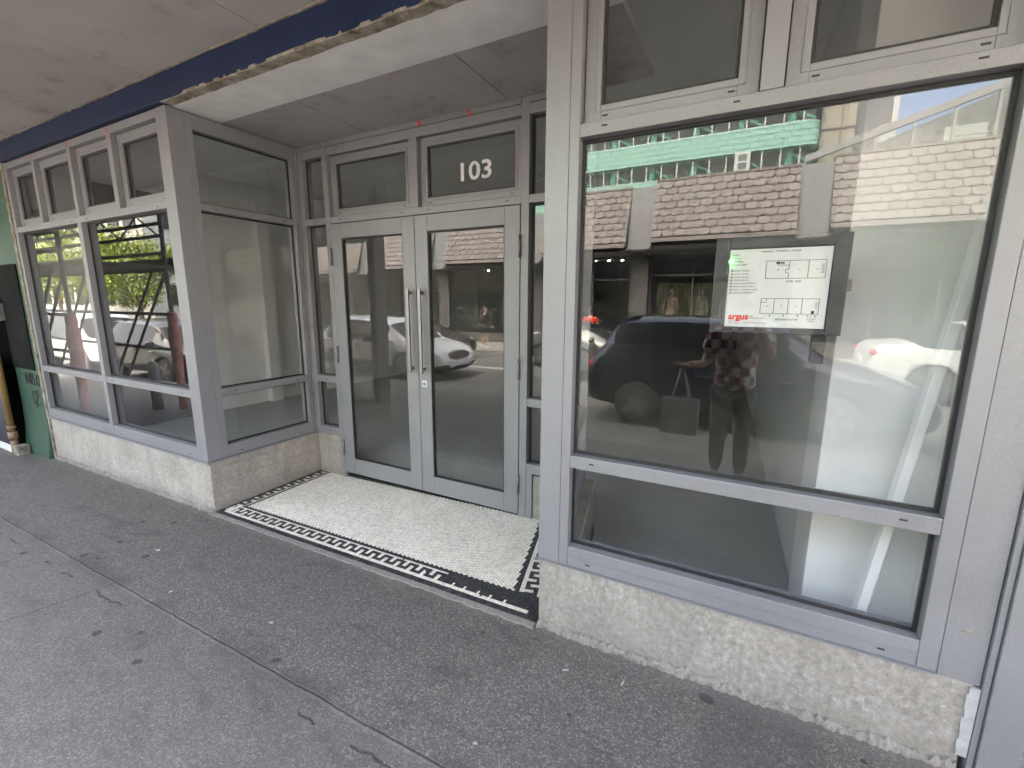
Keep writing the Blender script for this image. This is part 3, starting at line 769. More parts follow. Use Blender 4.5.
# litter on the footpath
lit = [(-1.065,-.506,.035,.3,'white flattened paper scrap lying near the left plinth'),(-.469,-.712,.022,1.1,'tiny white paper scrap lying just above the asphalt joint at mid footpath'),(.303,-.613,.024,.2,'pale scrap lying on the coarse asphalt below the mosaic step'),
       (1.783,-.211,.028,.5,'white cigarette end lying below the right concrete plinth'),(2.029,-.163,.030,1.4,'white cigarette end lying close to the foot of the right plinth under the window'),(1.606,-.684,.018,.1,'small white paper crumb lying on the asphalt joint near the bottom edge')]
for x, y, s_, rz, lab in lit:
    m = MB()
    if 'cigarette' in lab: m.tube((-s_/2,0,.004),(s_/2,0,.004),.0038,8)
    else: m.prism([(-s_/2,-s_*.2),(s_*.3,-s_*.28),(s_/2,.0),(s_*.1,s_*.3),(-s_*.4,s_*.2)], 'z', 0, .003)
    o = m.build('cigarette_end' if 'cigarette' in lab else 'paper_scrap', MAT['num']); o.location = (x, y, gz(x)+.001); o.rotation_euler = (0,0,rz); tag(o, lab, 'litter'); o.data.materials[0] = MAT['scrap']

# ------------------------------------------------------------------ green neighbour on the left, its pipe, a board
gb = thing('green_building', 'dark green painted building with a black door panel left of the bay window', 'building')
def green_mat():
    t = NT('green_wall_paint'); n = t.noise(2.5, 6, .65)
    c = t.ramp(n, [(.3, (.022, .060, .042)), (.7, (.036, .090, .062))])
    c = t.mix(t.ramp(t.noise(12, 6, .7, t.mapping(t.obj(), (1,1,.3))), [(.6, 0), (.75, .45)]), c, (.02, .045, .033))
    t.set(c, .55, 0, .4); t.bump(t.noise(40, 5, .6), .25, .004); return t.m
MAT['green'] = green_mat()
m = MB()
# wall with a flared, rounded foot
pr = [(-.02+.14, -.3), (-.055, -.3), (-.055, -.06), (-.04, .05), (-.022, .22), (-.012, .5), (-.008, 3.12), (.12, 3.12)]
m.prism(pr, 'x', -5.02, -4.352); m.build('wall', MAT['green'], gb, .01)
m = MB(); m.prism([(.30,-.3),(.20,-.3),(.20,3.12),(.30,3.12)], 'x', -14, -5.022); m.build('dark_recess', plain('unlit_black', (.008,.008,.008), 1.0, spec=0), gb)  # darkness of the gap is put into the wall's black colour
m = MB(); rnd = random.Random(2); prev = None
for i in range(70):
    z = -.08+i*.045; a = rnd.uniform(-.012, .012)
    rr = [m.bm.verts.new(p) for p in ((-4.366+a,-.012,z),(-4.322+rnd.uniform(-.004,.004),-.008,z),(-4.322,.1,z),(-4.366+a,.1,z))]
    if prev:
        for j in range(4): m.bm.faces.new((prev[j],prev[(j+1)%4],rr[(j+1)%4],rr[j]))
    prev = rr
m.build('broken_edge', MAT['torn'], gb)
m = MB(); m.box(-5.00, -4.42, -.024, -.012, .90, 2.02); m.build('door_panel', plain('black_worn_panel', (.010,.011,.012), .9, var=.5, scale=3, spec=.1), gb, .003)
m = MB(); m.box(-4.985, -4.955, -.075, -.02, 1.42, 1.62); m.build('handle', MAT['steel'], gb, .006)
m = MB()     # spray tag scrawled on the green wall: loose loops
def stroke(pts, r=.0055):
    P = [Vector((x, -.013, z)) for x, z in pts]; out = []
    for i in range(len(P)-1):
        a = P[max(0,i-1)]; b = P[i]; c = P[i+1]; d = P[min(len(P)-1,i+2)]
        for k in range(5):
            t_ = k/5; out.append(.5*((2*b)+(c-a)*t_+(2*a-5*b+4*c-d)*t_**2+(3*b-a-3*c+d)*t_**3))
    out.append(P[-1]); m.path(out, r, 5)
gx, gz0 = -4.66, .73
for pts in ([(-.10,.12),(-.08,.0),(-.06,.13),(-.02,.02)], [(-.01,.01),(.03,.13),(.05,.01),(.0,.07),(.06,.06)], [(.07,.0),(.08,.13),(.12,.09),(.08,.06),(.13,.0)], [(.22,.13),(.15,.12),(.16,.01),(.22,.02)], [(.17,.065),(.21,.07)], [(.26,.12),(.24,.03),(.30,.0),(.31,.11),(.25,.12)],
            [(.10,-.06),(.04,-.10),(.08,-.22),(.15,-.13),(.07,-.08)], [(.14,-.24),(.17,-.06),(.23,-.10),(.17,-.15)], [(.05,-.26),(.26,-.2)]):
    stroke([(gx+a*.9, gz0+b) for a, b in pts])
m.build('spray_tag', MAT['lettersteel'], gb)
m = MB(); px, py = -4.99, -.14
m.tube((px,py,gz(px)+.16),(px,py,3.1),.028,14)
m.build('pipe_run', plain('ochre_pipe_paint', (.27,.17,.065), .5, var=.2), gb)
pp = bpy.data.objects['pipe_run']
m = MB(); m.tube((px,py,gz(px)+.18),(px,py,gz(px)+.26),.042,14); m.tube((px,py,gz(px)+.30),(px,py,gz(px)+.33),.038,14); m.tube((px,py,gz(px)),(px,py,gz(px)+.16),.032,14); m.build('pipe_coupling', plain('rusty_coupling', (.20,.15,.09), .7, var=.4, scale=30), pp)
m = MB(); m.box(px+.03, px+.16, py-.03, py+.08, gz(px), gz(px)+.11); m.build('foot_block', MAT['torn'], gb, .012)
sb = thing('hoarding_board', 'navy board with a white foot strip standing beside the ochre pipe at far left', 'board')
m = MB(); m.box(-6.6, -5.045, -.14, -.10, gz(-5.5)+.09, 1.05); m.build('panel', plain('navy_board', (.012,.016,.034), .45), sb, .003)
m = MB(); m.box(-6.6, -5.045, -.146, -.095, gz(-5.5)+.005, gz(-5.5)+.088); m.build('foot_strip', MAT['num'], sb, .003)

# ------------------------------------------------------------------ scaffold down the footpath, padded posts, bollard
MAT['pipe'] = plain('galvanised_tube', (.10,.10,.105), .45, .7, var=.25, scale=20)
MAT['deck'] = plain('scaffold_plank', (.14,.13,.125), .8, var=.25, scale=5)
MAT['pink'] = plain('pink_foam', (.70,.26,.23), .7, var=.12, scale=8, bump=.3)
sf = thing('scaffold', 'dark tube scaffold with lattice beams and plank deck over the footpath at left', 'scaffold')
PX = [-5.77, -8.2, -10.7]; PYS = [-1.9, -1.0]
posts = {}
for x in PX:
    for y in PYS:
        xx = x if y < -1.5 else x-.98
        m = MB(); m.tube((xx,y,gz(xx)-.01),(xx,y,3.08),.03,10); posts[(x,y)] = (xx, m.build('standard', MAT['pipe'], sf))
        for zc in (.30,.87,1.43):
            m = MB(); m.box(xx-.045,xx+.045,y-.05,y+.05,zc-.03,zc+.03); m.build('coupler', MAT['steel_dark'], posts[(x,y)][1])
for y in PYS:
    off = 0 if y < -1.5 else -.98
    for zc, nm in ((.87,'guard_rail'),(1.43,'guard_rail'),(2.36,'ledger'),(2.62,'ledger'),(2.80,'ledger'),(2.95,'ledger')):
        m = MB(); m.tube((PX[0]+off+.1,y+.045,zc),(PX[-1]+off-.2,y+.045,zc),.027,8); m.build(nm, MAT['pipe'], sf)
    for a, b in ((0,1),(1,2)):
        for s_ in (0, .42):
            m = MB(); m.tube((PX[a]+off-s_,y-.04,2.2),(PX[a]+off-1.9-s_,y-.04,.22),.021,8); m.build('brace', MAT['pipe'], sf)
        m = MB(); n = 2
        for k in range(n):
            xa = PX[a]+off+(PX[b]-PX[a])*k/n; xb = PX[a]+off+(PX[b]-PX[a])*(k+.5)/n; xc = PX[a]+off+(PX[b]-PX[a])*(k+1)/n
            m.tube((xa,y+.045,2.62),(xb,y+.045,2.95),.014,6); m.tube((xb,y+.045,2.95),(xc,y+.045,2.62),.014,6)
        m.build('lattice', MAT['pipe'], sf)
m = MB()
for k in range(4): m.box(PX[-1]-1.3, PX[0]+.05, -1.98+k*.245, -1.98+k*.245+.235, 2.14+.002*(k%2), 2.18+.002*(k%2))
m.box(PX[-1]-1.3, PX[0]+.05, -2.02, -1.985, 2.10, 2.30); m.build('plank_deck', MAT['deck'], sf)
def pad(x, y, lab, h=1.55):
    prof = [(.055,.0),(.062,.25),(.058,.5),(.075,.75),(.085,1.05),(.085,1.28),(.068,1.38),(.075,1.45),(.072,1.53),(.05,1.58)]
    m = MB(); m.lathe([(r, z*h/1.55) for r, z in prof], (0,0,0), 14); o = m.build('foam_padding', MAT['pink']); o.location = (x,y,gz(x)+.005)
    return tag(o, lab, 'foam padding', 'pink padding round the scaffold posts')
pad(-5.77, -1.9, 'pink foam padding round the nearest kerbside scaffold post, mirrored beside the bay corner post')
pad(-6.75, -1.0, 'pink foam padding round the nearest shop side scaffold post, mirrored in the far left pane')
pad(-8.2, -1.9, 'pink foam padding round the second scaffold post along the kerb')
m = MB(); m.lathe([(.075,0),(.075,.72),(.06,.765),(.03,.79),(.005,.795)], (0,0,0), 18)
o = m.build('bollard', plain('pale_grey_bollard', (.42,.42,.40), .7)); o.location = (-6.15, -1.71, gz(-6.15)); tag(o, 'short pale grey round topped bollard standing under the scaffold rails', 'bollard')

# ------------------------------------------------------------------ cars
MAT['tyre'] = plain('tyre_rubber', (.018,.018,.018), .8); MAT['rim'] = plain('alloy_rim', (.32,.32,.33), .35, .8)
MAT['carglass'] = plain('dark_car_glass', (.012,.014,.016), .08, 0, spec=.3); MAT['trim'] = plain('black_car_trim', (.015,.015,.015), .5)
MAT['lamp'] = plain('headlight_lens', (.62,.64,.66), .1, .3); MAT['tail'] = plain('tail_light_red', (.45,.015,.012), .2)
MAT['chrome'] = plain('chrome_trim', (.75,.75,.76), .12, 1.0)
def paint(name, c, metal=.0):
    t = NT(name); t.set(c, .28, metal, .5); t.b.inputs['Coat Weight'].default_value = .6; t.b.inputs['Coat Roughness'].default_value = .06; return t.m
def car(name, label, loc, rz, mat, kind='hatch', L=4.4, W=1.8, H=1.6, group=None, glint_strip=False):
    root = thing(name, label, 'car', loc, rz, group)
    k = L/4.4
    if kind == 'hatch':     # (s, zlow, belt, roof, widthfactor, roofwidthfactor, glassflag of the following cell side/top)
        S = [(0,.36,.62,.66,.80,.86),(.05,.28,.86,.92,.93,.84),(.16,.24,.98,1.06,.98,.80),(.42,.22,1.0,H-.10,.99,.70),(.62,.2,.99,H-.02,1.0,.72),(.72,.2,.985,H,1.0,.725),(1.42,.2,.96,H+.01,1.0,.735),(1.50,.2,.955,H+.01,1.0,.735),(2.36,.2,.94,H-.02,1.0,.735),(2.44,.2,.935,H-.03,1.0,.735),(2.72,.2,.93,H-.12,1.0,.73),(3.32,.2,.95,1.0,.99,.80),(3.75,.2,.90,.955,.98,.82),(4.15,.22,.80,.85,.93,.82),(4.34,.26,.66,.70,.84,.82),(4.4,.34,.50,.54,.74,.8)]
        side = {4:0,5:1,6:0,7:1,8:0,9:1,10:0}; rear = (2,3); front = 10; ax = (.82, 3.28)
        sideg = {5,7,9,3}; 
    else:                   # saloon / coupe
        S = [(0,.36,.70,.74,.80,.84),(.06,.28,.90,.95,.92,.84),(.2,.24,.98,1.02,.97,.82),(.62,.22,1.0,1.06,.99,.78),(1.30,.2,.96,H-.08,1.0,.66),(1.42,.2,.955,H-.04,1.0,.67),(1.9,.2,.94,H,1.0,.69),(1.98,.2,.935,H,1.0,.69),(2.36,.2,.925,H-.02,1.0,.69),(2.62,.2,.92,H-.09,1.0,.69),(3.3,.2,.92,.965,.99,.78),(3.75,.2,.86,.91,.97,.82),(4.15,.22,.76,.80,.92,.82),(4.34,.26,.62,.66,.83,.82),(4.4,.34,.48,.52,.74,.8)]
        rear = (3,4); front = 9; ax = (.86, 3.52); sideg = {5,7,8,3}
    m = MB(); bm = m.bm; hw = W/2; rows = []
    for s, zl, zb, zr, wf, rf in S:
        gh = zr-zb > .2; w_ = hw*wf
        half = [(0,zl),(w_*.90,zl),(w_,zl+.16),(w_*1.012,(zl+zb)*.52),(w_*.985,zb),(hw*rf*(1.04 if gh else 1)*wf, zr-(.07 if gh else .012)),(hw*rf*.8*wf,zr-.005),(0,zr+.012)]
        full = half + [(-y,z) for y,z in half[-2:0:-1]]
        rows.append([bm.verts.new((s*k-L/2, y, z)) for y,z in full])
    n = len(rows[0]); cr = bm.edges.layers.float.new('crease_edge')
    for i in range(len(rows)-1):
        for j in range(n):
            f = bm.faces.new((rows[i][j],rows[i][(j+1)%n],rows[i+1][(j+1)%n],rows[i+1][j])); f.smooth = True
            mi = 0; top = j in (5,6,7,8); gl = j in (4,9)
            if gl and min(sideg) <= i <= max(sideg): mi = 1
            if top and (i == rear[0] or i == front): mi = 1
            if j in (0,1,12,13): mi = 2
            f.material_index = mi
    bm.faces.new(rows[0][::-1]).smooth = True; bm.faces.new(rows[-1]).smooth = True
    for e in bm.edges:
        a, b = e.link_faces[0].material_index, e.link_faces[-1].material_index
        if (a == 1) != (b == 1): e[cr] = .75
    bmesh.ops.recalc_face_normals(bm, faces=bm.faces)
    me = bpy.data.meshes.new('cage'); bm.to_mesh(me); bm.free()
    for mm in (mat, MAT['carglass'], MAT['trim']): me.materials.append(mm)
    tmp = bpy.data.objects.new('cage', me); COL.objects.link(tmp)
    sub = tmp.modifiers.new('s', 'SUBSURF'); sub.levels = 2; sub.render_levels = 2
    cm = MB(); wr = .335
    for xa in ax: cm.tube((xa*k-L/2,-W,wr),(xa*k-L/2,-hw+.30,wr),wr+.045,28); cm.tube((xa*k-L/2,hw-.30,wr),(xa*k-L/2,W,wr),wr+.045,28)
    bmesh.ops.recalc_face_normals(cm.bm, faces=cm.bm.faces)
    cut = cm.build('cut', MAT['trim'])
    bo = tmp.modifiers.new('b', 'BOOLEAN'); bo.operation = 'DIFFERENCE'; bo.object = cut; bo.solver = 'EXACT'
    dg = bpy.context.evaluated_depsgraph_get(); full = bpy.data.meshes.new_from_object(tmp.evaluated_get(dg))
    bpy.data.objects.remove(tmp); bpy.data.objects.remove(cut)
    for nm, keep in (('body', (0,2)), ('window', (1,))):
        b2 = bmesh.new(); b2.from_mesh(full)
        bmesh.ops.delete(b2, geom=[f for f in b2.faces if f.material_index not in keep], context='FACES')
        if nm == 'window':
            for f in b2.faces: f.material_index = 0
        me2 = bpy.data.meshes.new(nm); b2.to_mesh(me2); b2.free()
        for mm in ((mat, MAT['carglass'], MAT['trim']) if nm == 'body' else (MAT['carglass'],)): me2.materials.append(mm)
        for p_ in me2.polygons: p_.use_smooth = True
        o = bpy.data.objects.new(nm, me2); COL.objects.link(o); o.parent = root
    bpy.data.meshes.remove(full)
    for xa in ax:
        for sgn in (-1, 1):
            x = xa*k-L/2; y1 = sgn*(hw*.985); y0 = sgn*(hw-.21)
            m = MB(); a = sorted((y0,y1)); c = wr
            pr = [(wr*.66,a[0]),(wr*.96,a[0]+.005),(wr,a[0]+.04),(wr,a[1]-.04),(wr*.96,a[1]-.005),(wr*.66,a[1])]
            m.lathe(pr, n=26); bmesh.ops.rotate(m.bm, verts=m.bm.verts, cent=(0,0,0), matrix=Matrix.Rotation(R(-90),3,'X')); bmesh.ops.translate(m.bm, verts=m.bm.verts, vec=(x,0,wr))
            wh = m.build('wheel', MAT['tyre'], root)
            m = MB(); yo = y1-sgn*.004; yi = y1-sgn*.05
            for q in range(5):
                an = 2*math.pi*q/5; d = Vector((math.cos(an),0,math.sin(an))); t_ = Vector((-math.sin(an),0,math.cos(an)))
                c0 = Vector((x,0,wr)); lo = [c0+d*.03+t_*.035, c0+d*wr*.66+t_*.05, c0+d*wr*.66-t_*.05, c0+d*.03-t_*.035]
                m.hexa([p+Vector((0,yi,0)) for p in lo], [p+Vector((0,yo+sgn*.01,0)) for p in lo])
            m.tube((x,yi,wr),(x,yo+sgn*.014,wr),.055,12); m.build('rim', MAT['rim'], wh)
    for sgn in (-1,1):
        m = MB(); m.ell((L/2-.30*k, sgn*hw*.70, .70), (.20,.13,.075), rot=Matrix.Rotation(sgn*R(-28),3,'Z')); m.build('headlight', MAT['lamp'], root)
        m = MB(); m.ell((-L/2+.13, sgn*hw*.74, .86), (.11,.16,.10 if kind == 'hatch' else .06), rot=Matrix.Rotation(sgn*R(28),3,'Z')); m.build('tail_light', MAT['tail'], root)
        m = MB(); xm = (2.95 if kind == 'hatch' else 2.9)*k-L/2; m.ell((xm, sgn*(hw+.09), 1.02), (.07,.11,.075)); m.tube((xm,sgn*hw*.9,.97),(xm,sgn*(hw+.06),1.0),.02,8); m.build('mirror', mat, root)
        for q, xd in enumerate((1.75, 2.75)):
            m = MB(); m.box(xd*k-L/2-.09, xd*k-L/2+.09, *sorted((sgn*hw*.99, sgn*(hw+.025))), .80, .825); m.build('door_handle', MAT['chrome'], root, .006)
    m = MB(); m.ell((L/2-.085, 0, .60), (.088, .56, .17)); g = m.build('grille', MAT['trim'], root)
    m = MB(); 
    for q in range(16):
        a, b = 2*math.pi*q/16, 2*math.pi*(q+1)/16
        m.tube((L/2-.012,.06*math.cos(a),.63+.06*math.sin(a)),(L/2-.012,.06*math.cos(b),.63+.06*math.sin(b)),.009,6)
    m.box(L/2-.02,L/2,-.075,.075,.62,.64); m.build('emblem', MAT['chrome'], g)
    m = MB(); m.ell((L/2-.10, 0, .34), (.12, .62, .075)); m.build('lower_bumper', MAT['trim'], root)
    m = MB(); m.box(L/2-.02, L/2+.012, -.18, .18, .42, .53); m.box(-L/2-.012, -L/2+.02, -.18, .18, .62, .73); m.build('number_plate', MAT['num'], root, .004)
    if kind == 'hatch':
        m = MB(); m.hexa([(-L/2+.36*k,-.60,H-.075),(-L/2+.75*k,-.62,H-.02),(-L/2+.75*k,.62,H-.02),(-L/2+.36*k,.60,H-.075)], [(-L/2+.36*k,-.60,H-.045),(-L/2+.75*k,-.62,H+.015),(-L/2+.75*k,.62,H+.015),(-L/2+.36*k,.60,H-.045)]); m.build('roof_spoiler', mat, root, .01)
        m = MB(); m.tube((-L/2+1.0*k,0,H),(-L/2+.70*k,0,H+.17),.006,6); m.build('aerial', MAT['trim'], root)
    if kind == 'hatch' and glint_strip:  # added bright strips stand for sky reflected along the rear window edge
        for sgn in (-1,1):
            m = MB(); m.path([(-L/2+.17*k,sgn*hw*.80,1.06),(-L/2+.40*k,sgn*hw*.72,H-.30),(-L/2+.62*k,sgn*hw*.685,H-.09)], .022, 6); m.build('rear_window_glint', MAT['chrome'], root)
    return root
P_navy = paint('navy_car_paint', (.012,.016,.034), .3); P_white = paint('white_car_paint', (.80,.80,.79)); P_silver = paint('grey_silver_car_paint', (.20,.205,.21), .6); P_black = paint('black_car_paint', (.012,.012,.014)); P_blackg = paint('charcoal_car_paint', (.03,.03,.032), .4)
def road_car(x0, yside, name, label, mat, kind, L, W, H, rz=0, strip=False):
    return car(name, label, (x0+L/2, yside-W/2, gz(x0+L/2)-.218), rz, mat, kind, L, W, H, 'cars on the street', strip)
road_car(.12, -4.75, 'parked_car', 'dark navy hatchback with roof spoiler and aerial parked opposite the right window', P_navy, 'hatch', 4.4, 1.85, 1.62, strip=True)
road_car(-8.55, -4.72, 'parked_car', 'white crossover with a dark grille parked in front of the entrance doors', P_white, 'hatch', 4.42, 1.83, 1.56)
road_car(-13.6, -3.75, 'parked_car', 'black hatchback parked by the kerb beyond the scaffold', P_black, 'hatch', 4.4, 1.8, 1.55)
road_car(-18.9, -4.0, 'parked_car', 'white hatchback parked behind the black hatchback', P_white, 'hatch', 4.5, 1.85, 1.75)
road_car(-3.9, -8.25, 'passing_car', 'grey silver saloon in the far lane behind the navy hatchback', P_silver, 'saloon', 4.6, 1.8, 1.44)
road_car(-10.8, -8.3, 'passing_car', 'charcoal saloon in the far lane behind the white crossover', P_blackg, 'saloon', 4.5, 1.8, 1.46)
road_car(4.35, -8.2, 'passing_car', 'white coupe in the far lane, mirrored over the white wall end at right', P_white, 'saloon', 4.6, 1.85, 1.48)
road_car(5.6, -4.6, 'parked_car', 'pale grey hatchback parked ahead of the navy hatchback', paint('pale_grey_paint', (.5,.51,.52), .3), 'hatch', 4.3, 1.8, 1.55)
m = MB(); m.tube((0,0,-.01),(0,0,.004),.30,28); m.tube((0,0,.003),(0,0,.008),.26,28); o = m.build('manhole_cover', plain('cast_iron', (.05,.05,.052), .6, .4, bump=.4)); o.location = (-.35,-6.9,gz(-.35)-.217); tag(o, 'round iron manhole cover in the road beside the navy hatchback', 'manhole cover')

# ------------------------------------------------------------------ people
MAT['skin'] = plain('skin', (.52,.33,.25), .55, var=.06); MAT['hair'] = plain('dark_hair', (.02,.015,.012), .6, var=.3, scale=60); MAT['eye'] = plain('eye_white', (.8,.8,.78), .3); MAT['lips'] = plain('lips', (.42,.18,.16), .5)
def skin(verts, edges, radii, sub=2, root=0):
    me = bpy.data.meshes.new('sk'); me.from_pydata([tuple(v) for v in verts], edges, [])
    o = bpy.data.objects.new('sk', me); COL.objects.link(o)
    md = o.modifiers.new('k', 'SKIN'); md.use_smooth_shade = True
    for i, r in enumerate(radii):
        s = me.skin_vertices[0].data[i]; s.radius = r if isinstance(r, tuple) else (r, r); s.use_root = (i == root)
    sb = o.modifiers.new('s', 'SUBSURF'); sb.levels = sub; sb.render_levels = sub
    dg = bpy.context.evaluated_depsgraph_get(); out = bpy.data.meshes.new_from_object(o.evaluated_get(dg))
    bpy.data.objects.remove(o); return out
def mesh_obj(name, meshes, mats, parent):
    bm = bmesh.new()
    for me, mi in meshes:
        n0 = len(bm.faces); bm.from_mesh(me); bm.faces.ensure_lookup_table()
        for f in bm.faces[n0:]: f.material_index = mi; f.smooth = True
        bpy.data.meshes.remove(me)
    me = bpy.data.meshes.new(name); bm.to_mesh(me); bm.free()
    for m_ in mats: me.materials.append(m_)
    o = bpy.data.objects.new(name, me); COL.objects.link(o); o.parent = parent; return o
def mb_mesh(m):
    me = bpy.data.meshes.new('t'); m.bm.to_mesh(me); m.bm.free(); return me
def person(label, loc, rz, h, arms, legs, top_mat, leg_mat, sleeve='short', leglen=1.0, cat='person', name='person', skinm=None, hairm=None, shirt_low=.47, gaze=0, extra=None, group=None, dress=False, loose=1.0):
    root = thing(name, label, cat, loc, rz, group); V = lambda p: Vector(p)*h
    sk = skinm or MAT['skin']
    v = [V(p) for p in ((0,0,.515),(0,-.005,.60),(0,-.008,.70),(0,-.006,.785),(0,.002,.835),(0,.008,.865))]; e = [(0,1),(1,2),(2,3),(3,4),(4,5)]
    r = [(.075*h,.055*h),(.068*h,.05*h),(.080*h,.056*h),(.075*h,.045*h),.031*h,.030*h]
    hands = []
    for sgn, (el, wr) in zip((-1,1), arms):
        i = len(v); v += [V((sgn*.098,-.004,.795)), V(el), V(wr)]; r += [.034*h,.025*h,.017*h]; e += [(3,i),(i,i+1),(i+1,i+2)]
        d = (V(wr)-V(el)).normalized(); hands.append((sgn, V(wr), d))
    for sgn, (kn, an) in zip((-1,1), legs):
        i = len(v); v += [V((sgn*.052,0,.49)), V(kn), V(an), V(an)+V((0,.075,-.022))]; r += [(.056*h,.056*h),.036*h,.022*h,.020*h]; e += [(0,i),(i,i+1),(i+1,i+2),(i+2,i+3)]
    parts = [(skin(v, e, r), 0)]
    # head
    hd = V((0,.012,.930)); m = MB(); m.ell(hd, (.043*h,.054*h,.066*h), 20, 14)
    rot = Matrix.Rotation(gaze, 4, 'Z')
    for vv in m.bm.verts:      # narrow the jaw, flatten the face
        q = vv.co-hd
        if q.z < 0: q.x *= 1+.55*q.z/(.066*h)*.5; q.y *= (1+.25*q.z/(.066*h)*.5)
        if q.y > .04*h: q.y = .04*h+(q.y-.04*h)*.5
        vv.co = hd+q
    parts.append((mb_mesh(m), 0))
    m = MB(); m.ell(hd+V((0,.052,-.010)), (.008*h,.013*h,.014*h), 8, 6)
    for s_ in (-1,1): m.ell(hd+V((s_*.043,-.004,-.004)), (.006*h,.012*h,.018*h), 8, 6)
    parts.append((mb_mesh(m), 0))
    m = MB()
    for s_ in (-1,1): m.ell(hd+V((s_*.017,.043,.002)), (.0075*h,.005*h,.005*h), 8, 6)
    parts.append((mb_mesh(m), 1))
    m = MB()
    for s_ in (-1,1): m.ell(hd+V((s_*.017,.0475,.002)), (.0035*h,.002*h,.0035*h), 8, 6)
    parts.append((mb_mesh(m), 3))
    m = MB(); m.ell(hd+V((0,.043,-.032)), (.014*h,.005*h,.004*h), 8, 6); parts.append((mb_mesh(m), 2))
    # hands: palm with four fingers and a thumb
    for sgn, wp, d in hands:
        u = d.cross(Vector((0,0,1)));  u = u.normalized() if u.length > .1 else Vector((1,0,0)); nrm = u.cross(d).normalized()
        if abs(d.z) > .8: u = Vector((0,1,0)); nrm = d.cross(u).normalized()
        inw = Vector((-sgn,0,0)); 
        if nrm.dot(inw) < 0: nrm = -nrm
        P = h/1.75
        parts.append((skin([wp-d*.01*P, wp+d*.045*P, wp+d*.085*P], [(0,1),(1,2)], [(.020*P,.020*P),(.036*P,.015*P),(.036*P,.014*P)], 2), 0))
        for q, (off, ln) in enumerate(((-.030,.062),(-.010,.074),(.010,.070),(.030,.055))):
            b = wp+d*.078*P+u*off*P
            parts.append((skin([b, b+d*ln*.45*P+nrm*.004*P, b+d*ln*.75*P+nrm*.018*P, b+d*ln*.88*P+nrm*.036*P], [(0,1),(1,2),(2,3)], [.0092*P,.0088*P,.0080*P,.0068*P], 1), 0))
        b = wp+d*.03*P-u*.026*P
        parts.append((skin([b, b-u*.026*P+d*.026*P+nrm*.01*P, b-u*.030*P+d*.058*P+nrm*.022*P], [(0,1),(1,2)], [.0115*P,.0105*P,.008*P], 1), 0))
    mesh_obj('body', parts, (sk, MAT['eye'], MAT['lips'], MAT['hair']), root)
    # hair
    if hairm != 'none':
        m = MB(); m.ell(hd+V((0,-.010,.018)), (.048*h,.056*h,.060*h), 18, 12)
        bmesh.ops.delete(m.bm, geom=[x for x in m.bm.verts if (x.co.y > hd.y+.022*h and x.co.z < hd.z+.030*h) or x.co.z < hd.z-.045*h], context='VERTS')
        mesh_obj('hair', [(mb_mesh(m), 0)], (hairm or MAT['hair'],), root)
    # top
    g = .010*h*loose
    v = [V((0,0,shirt_low)), V((0,-.005,.60)), V((0,-.008,.70)), V((0,-.006,.785)), V((0,.0,.822))]; e = [(0,1),(1,2),(2,3),(3,4)]
    r = [(.085*h+g,.066*h+g),(.076*h+g,.058*h+g),(.083*h+g,.060*h+g),(.076*h+g,.048*h+g),(.040*h,.036*h)]
    for sgn, (el, wr) in zip((-1,1), arms):
        i = len(v); sh = V((sgn*.100,-.004,.795)); E_ = V(el); Wp = V(wr)
        if sleeve == 'long': v += [sh, E_, E_.lerp(Wp, .92)]; r += [.038*h+g*.5,.030*h+g*.5,.023*h+g*.4]; e += [(3,i),(i,i+1),(i+1,i+2)]
        else: v += [sh, sh.lerp(E_, .75)]; r += [.038*h+g*.5,.032*h+g*.6]; e += [(3,i),(i,i+1)]
    mesh_obj('dress' if dress else 'shirt', [(skin(v, e, r), 0)], (top_mat,), root)
    if dress:
        m = MB(); m.lathe([(.075*h,.60*h),(.095*h,.50*h),(.12*h,.36*h),(.135*h,.25*h)], n=20); mesh_obj('skirt', [(mb_mesh(m), 0)], (top_mat,), root)
    else:
        v = [V((0,0,.525))]; r = [(.086*h,.066*h)]; e = []
        for sgn, (kn, an) in zip((-1,1), legs):
            i = len(v); K = V(kn); A = V(an); H_ = V((sgn*.053,0,.475))
            if leglen >= 1: v += [H_, K, K.lerp(A,.93)]; r += [.062*h,.044*h,.034*h]; e += [(0,i),(i,i+1),(i+1,i+2)]
            else: v += [H_, H_.lerp(K,leglen*1.3)]; r += [.062*h,.052*h]; e += [(0,i),(i,i+1)]
        mesh_obj('trousers' if leglen >= 1 else 'shorts', [(skin(v, e, r), 0)], (leg_mat,), root)
    for sgn, (kn, an) in zip((-1,1), legs):
        m = MB(); a = V(an); m.ell(a+V((0,.032,-.022)), (.026*h,.072*h,.024*h), 14, 9); m.ell(a+V((0,-.008,0)), (.025*h,.030*h,.030*h), 12, 8)
        mesh_obj('shoe', [(mb_mesh(m), 0)], (extra or MAT['num'],), root)
    return root
def check_mat():
    t = NT('checked_shirt_cloth'); o = t.mapping(t.obj(), (1,1,1), (0,0,R(20)))
    ck = t.node('ShaderNodeTexChecker'); ck.inputs['Scale'].default_value = 13; t.link(o, ck.inputs[0])
    ck2 = t.node('ShaderNodeTexChecker'); ck2.inputs['Scale'].default_value = 7.5; t.link(o, ck2.inputs[0])
    a = t.mix(ck2.outputs['Fac'], (.30,.06,.06), (.13,.035,.04))
    t.set(t.mix(ck.outputs['Fac'], a, (.82,.80,.78)), .9, 0, .2); return t.m
MAT['check'] = check_mat(); MAT['denim'] = plain('dark_trousers', (.12,.118,.12), .85); MAT['black_cloth'] = plain('black_cloth', (.018,.018,.02), .9); MAT['red_cloth'] = plain('red_cloth', (.62,.05,.03), .85)
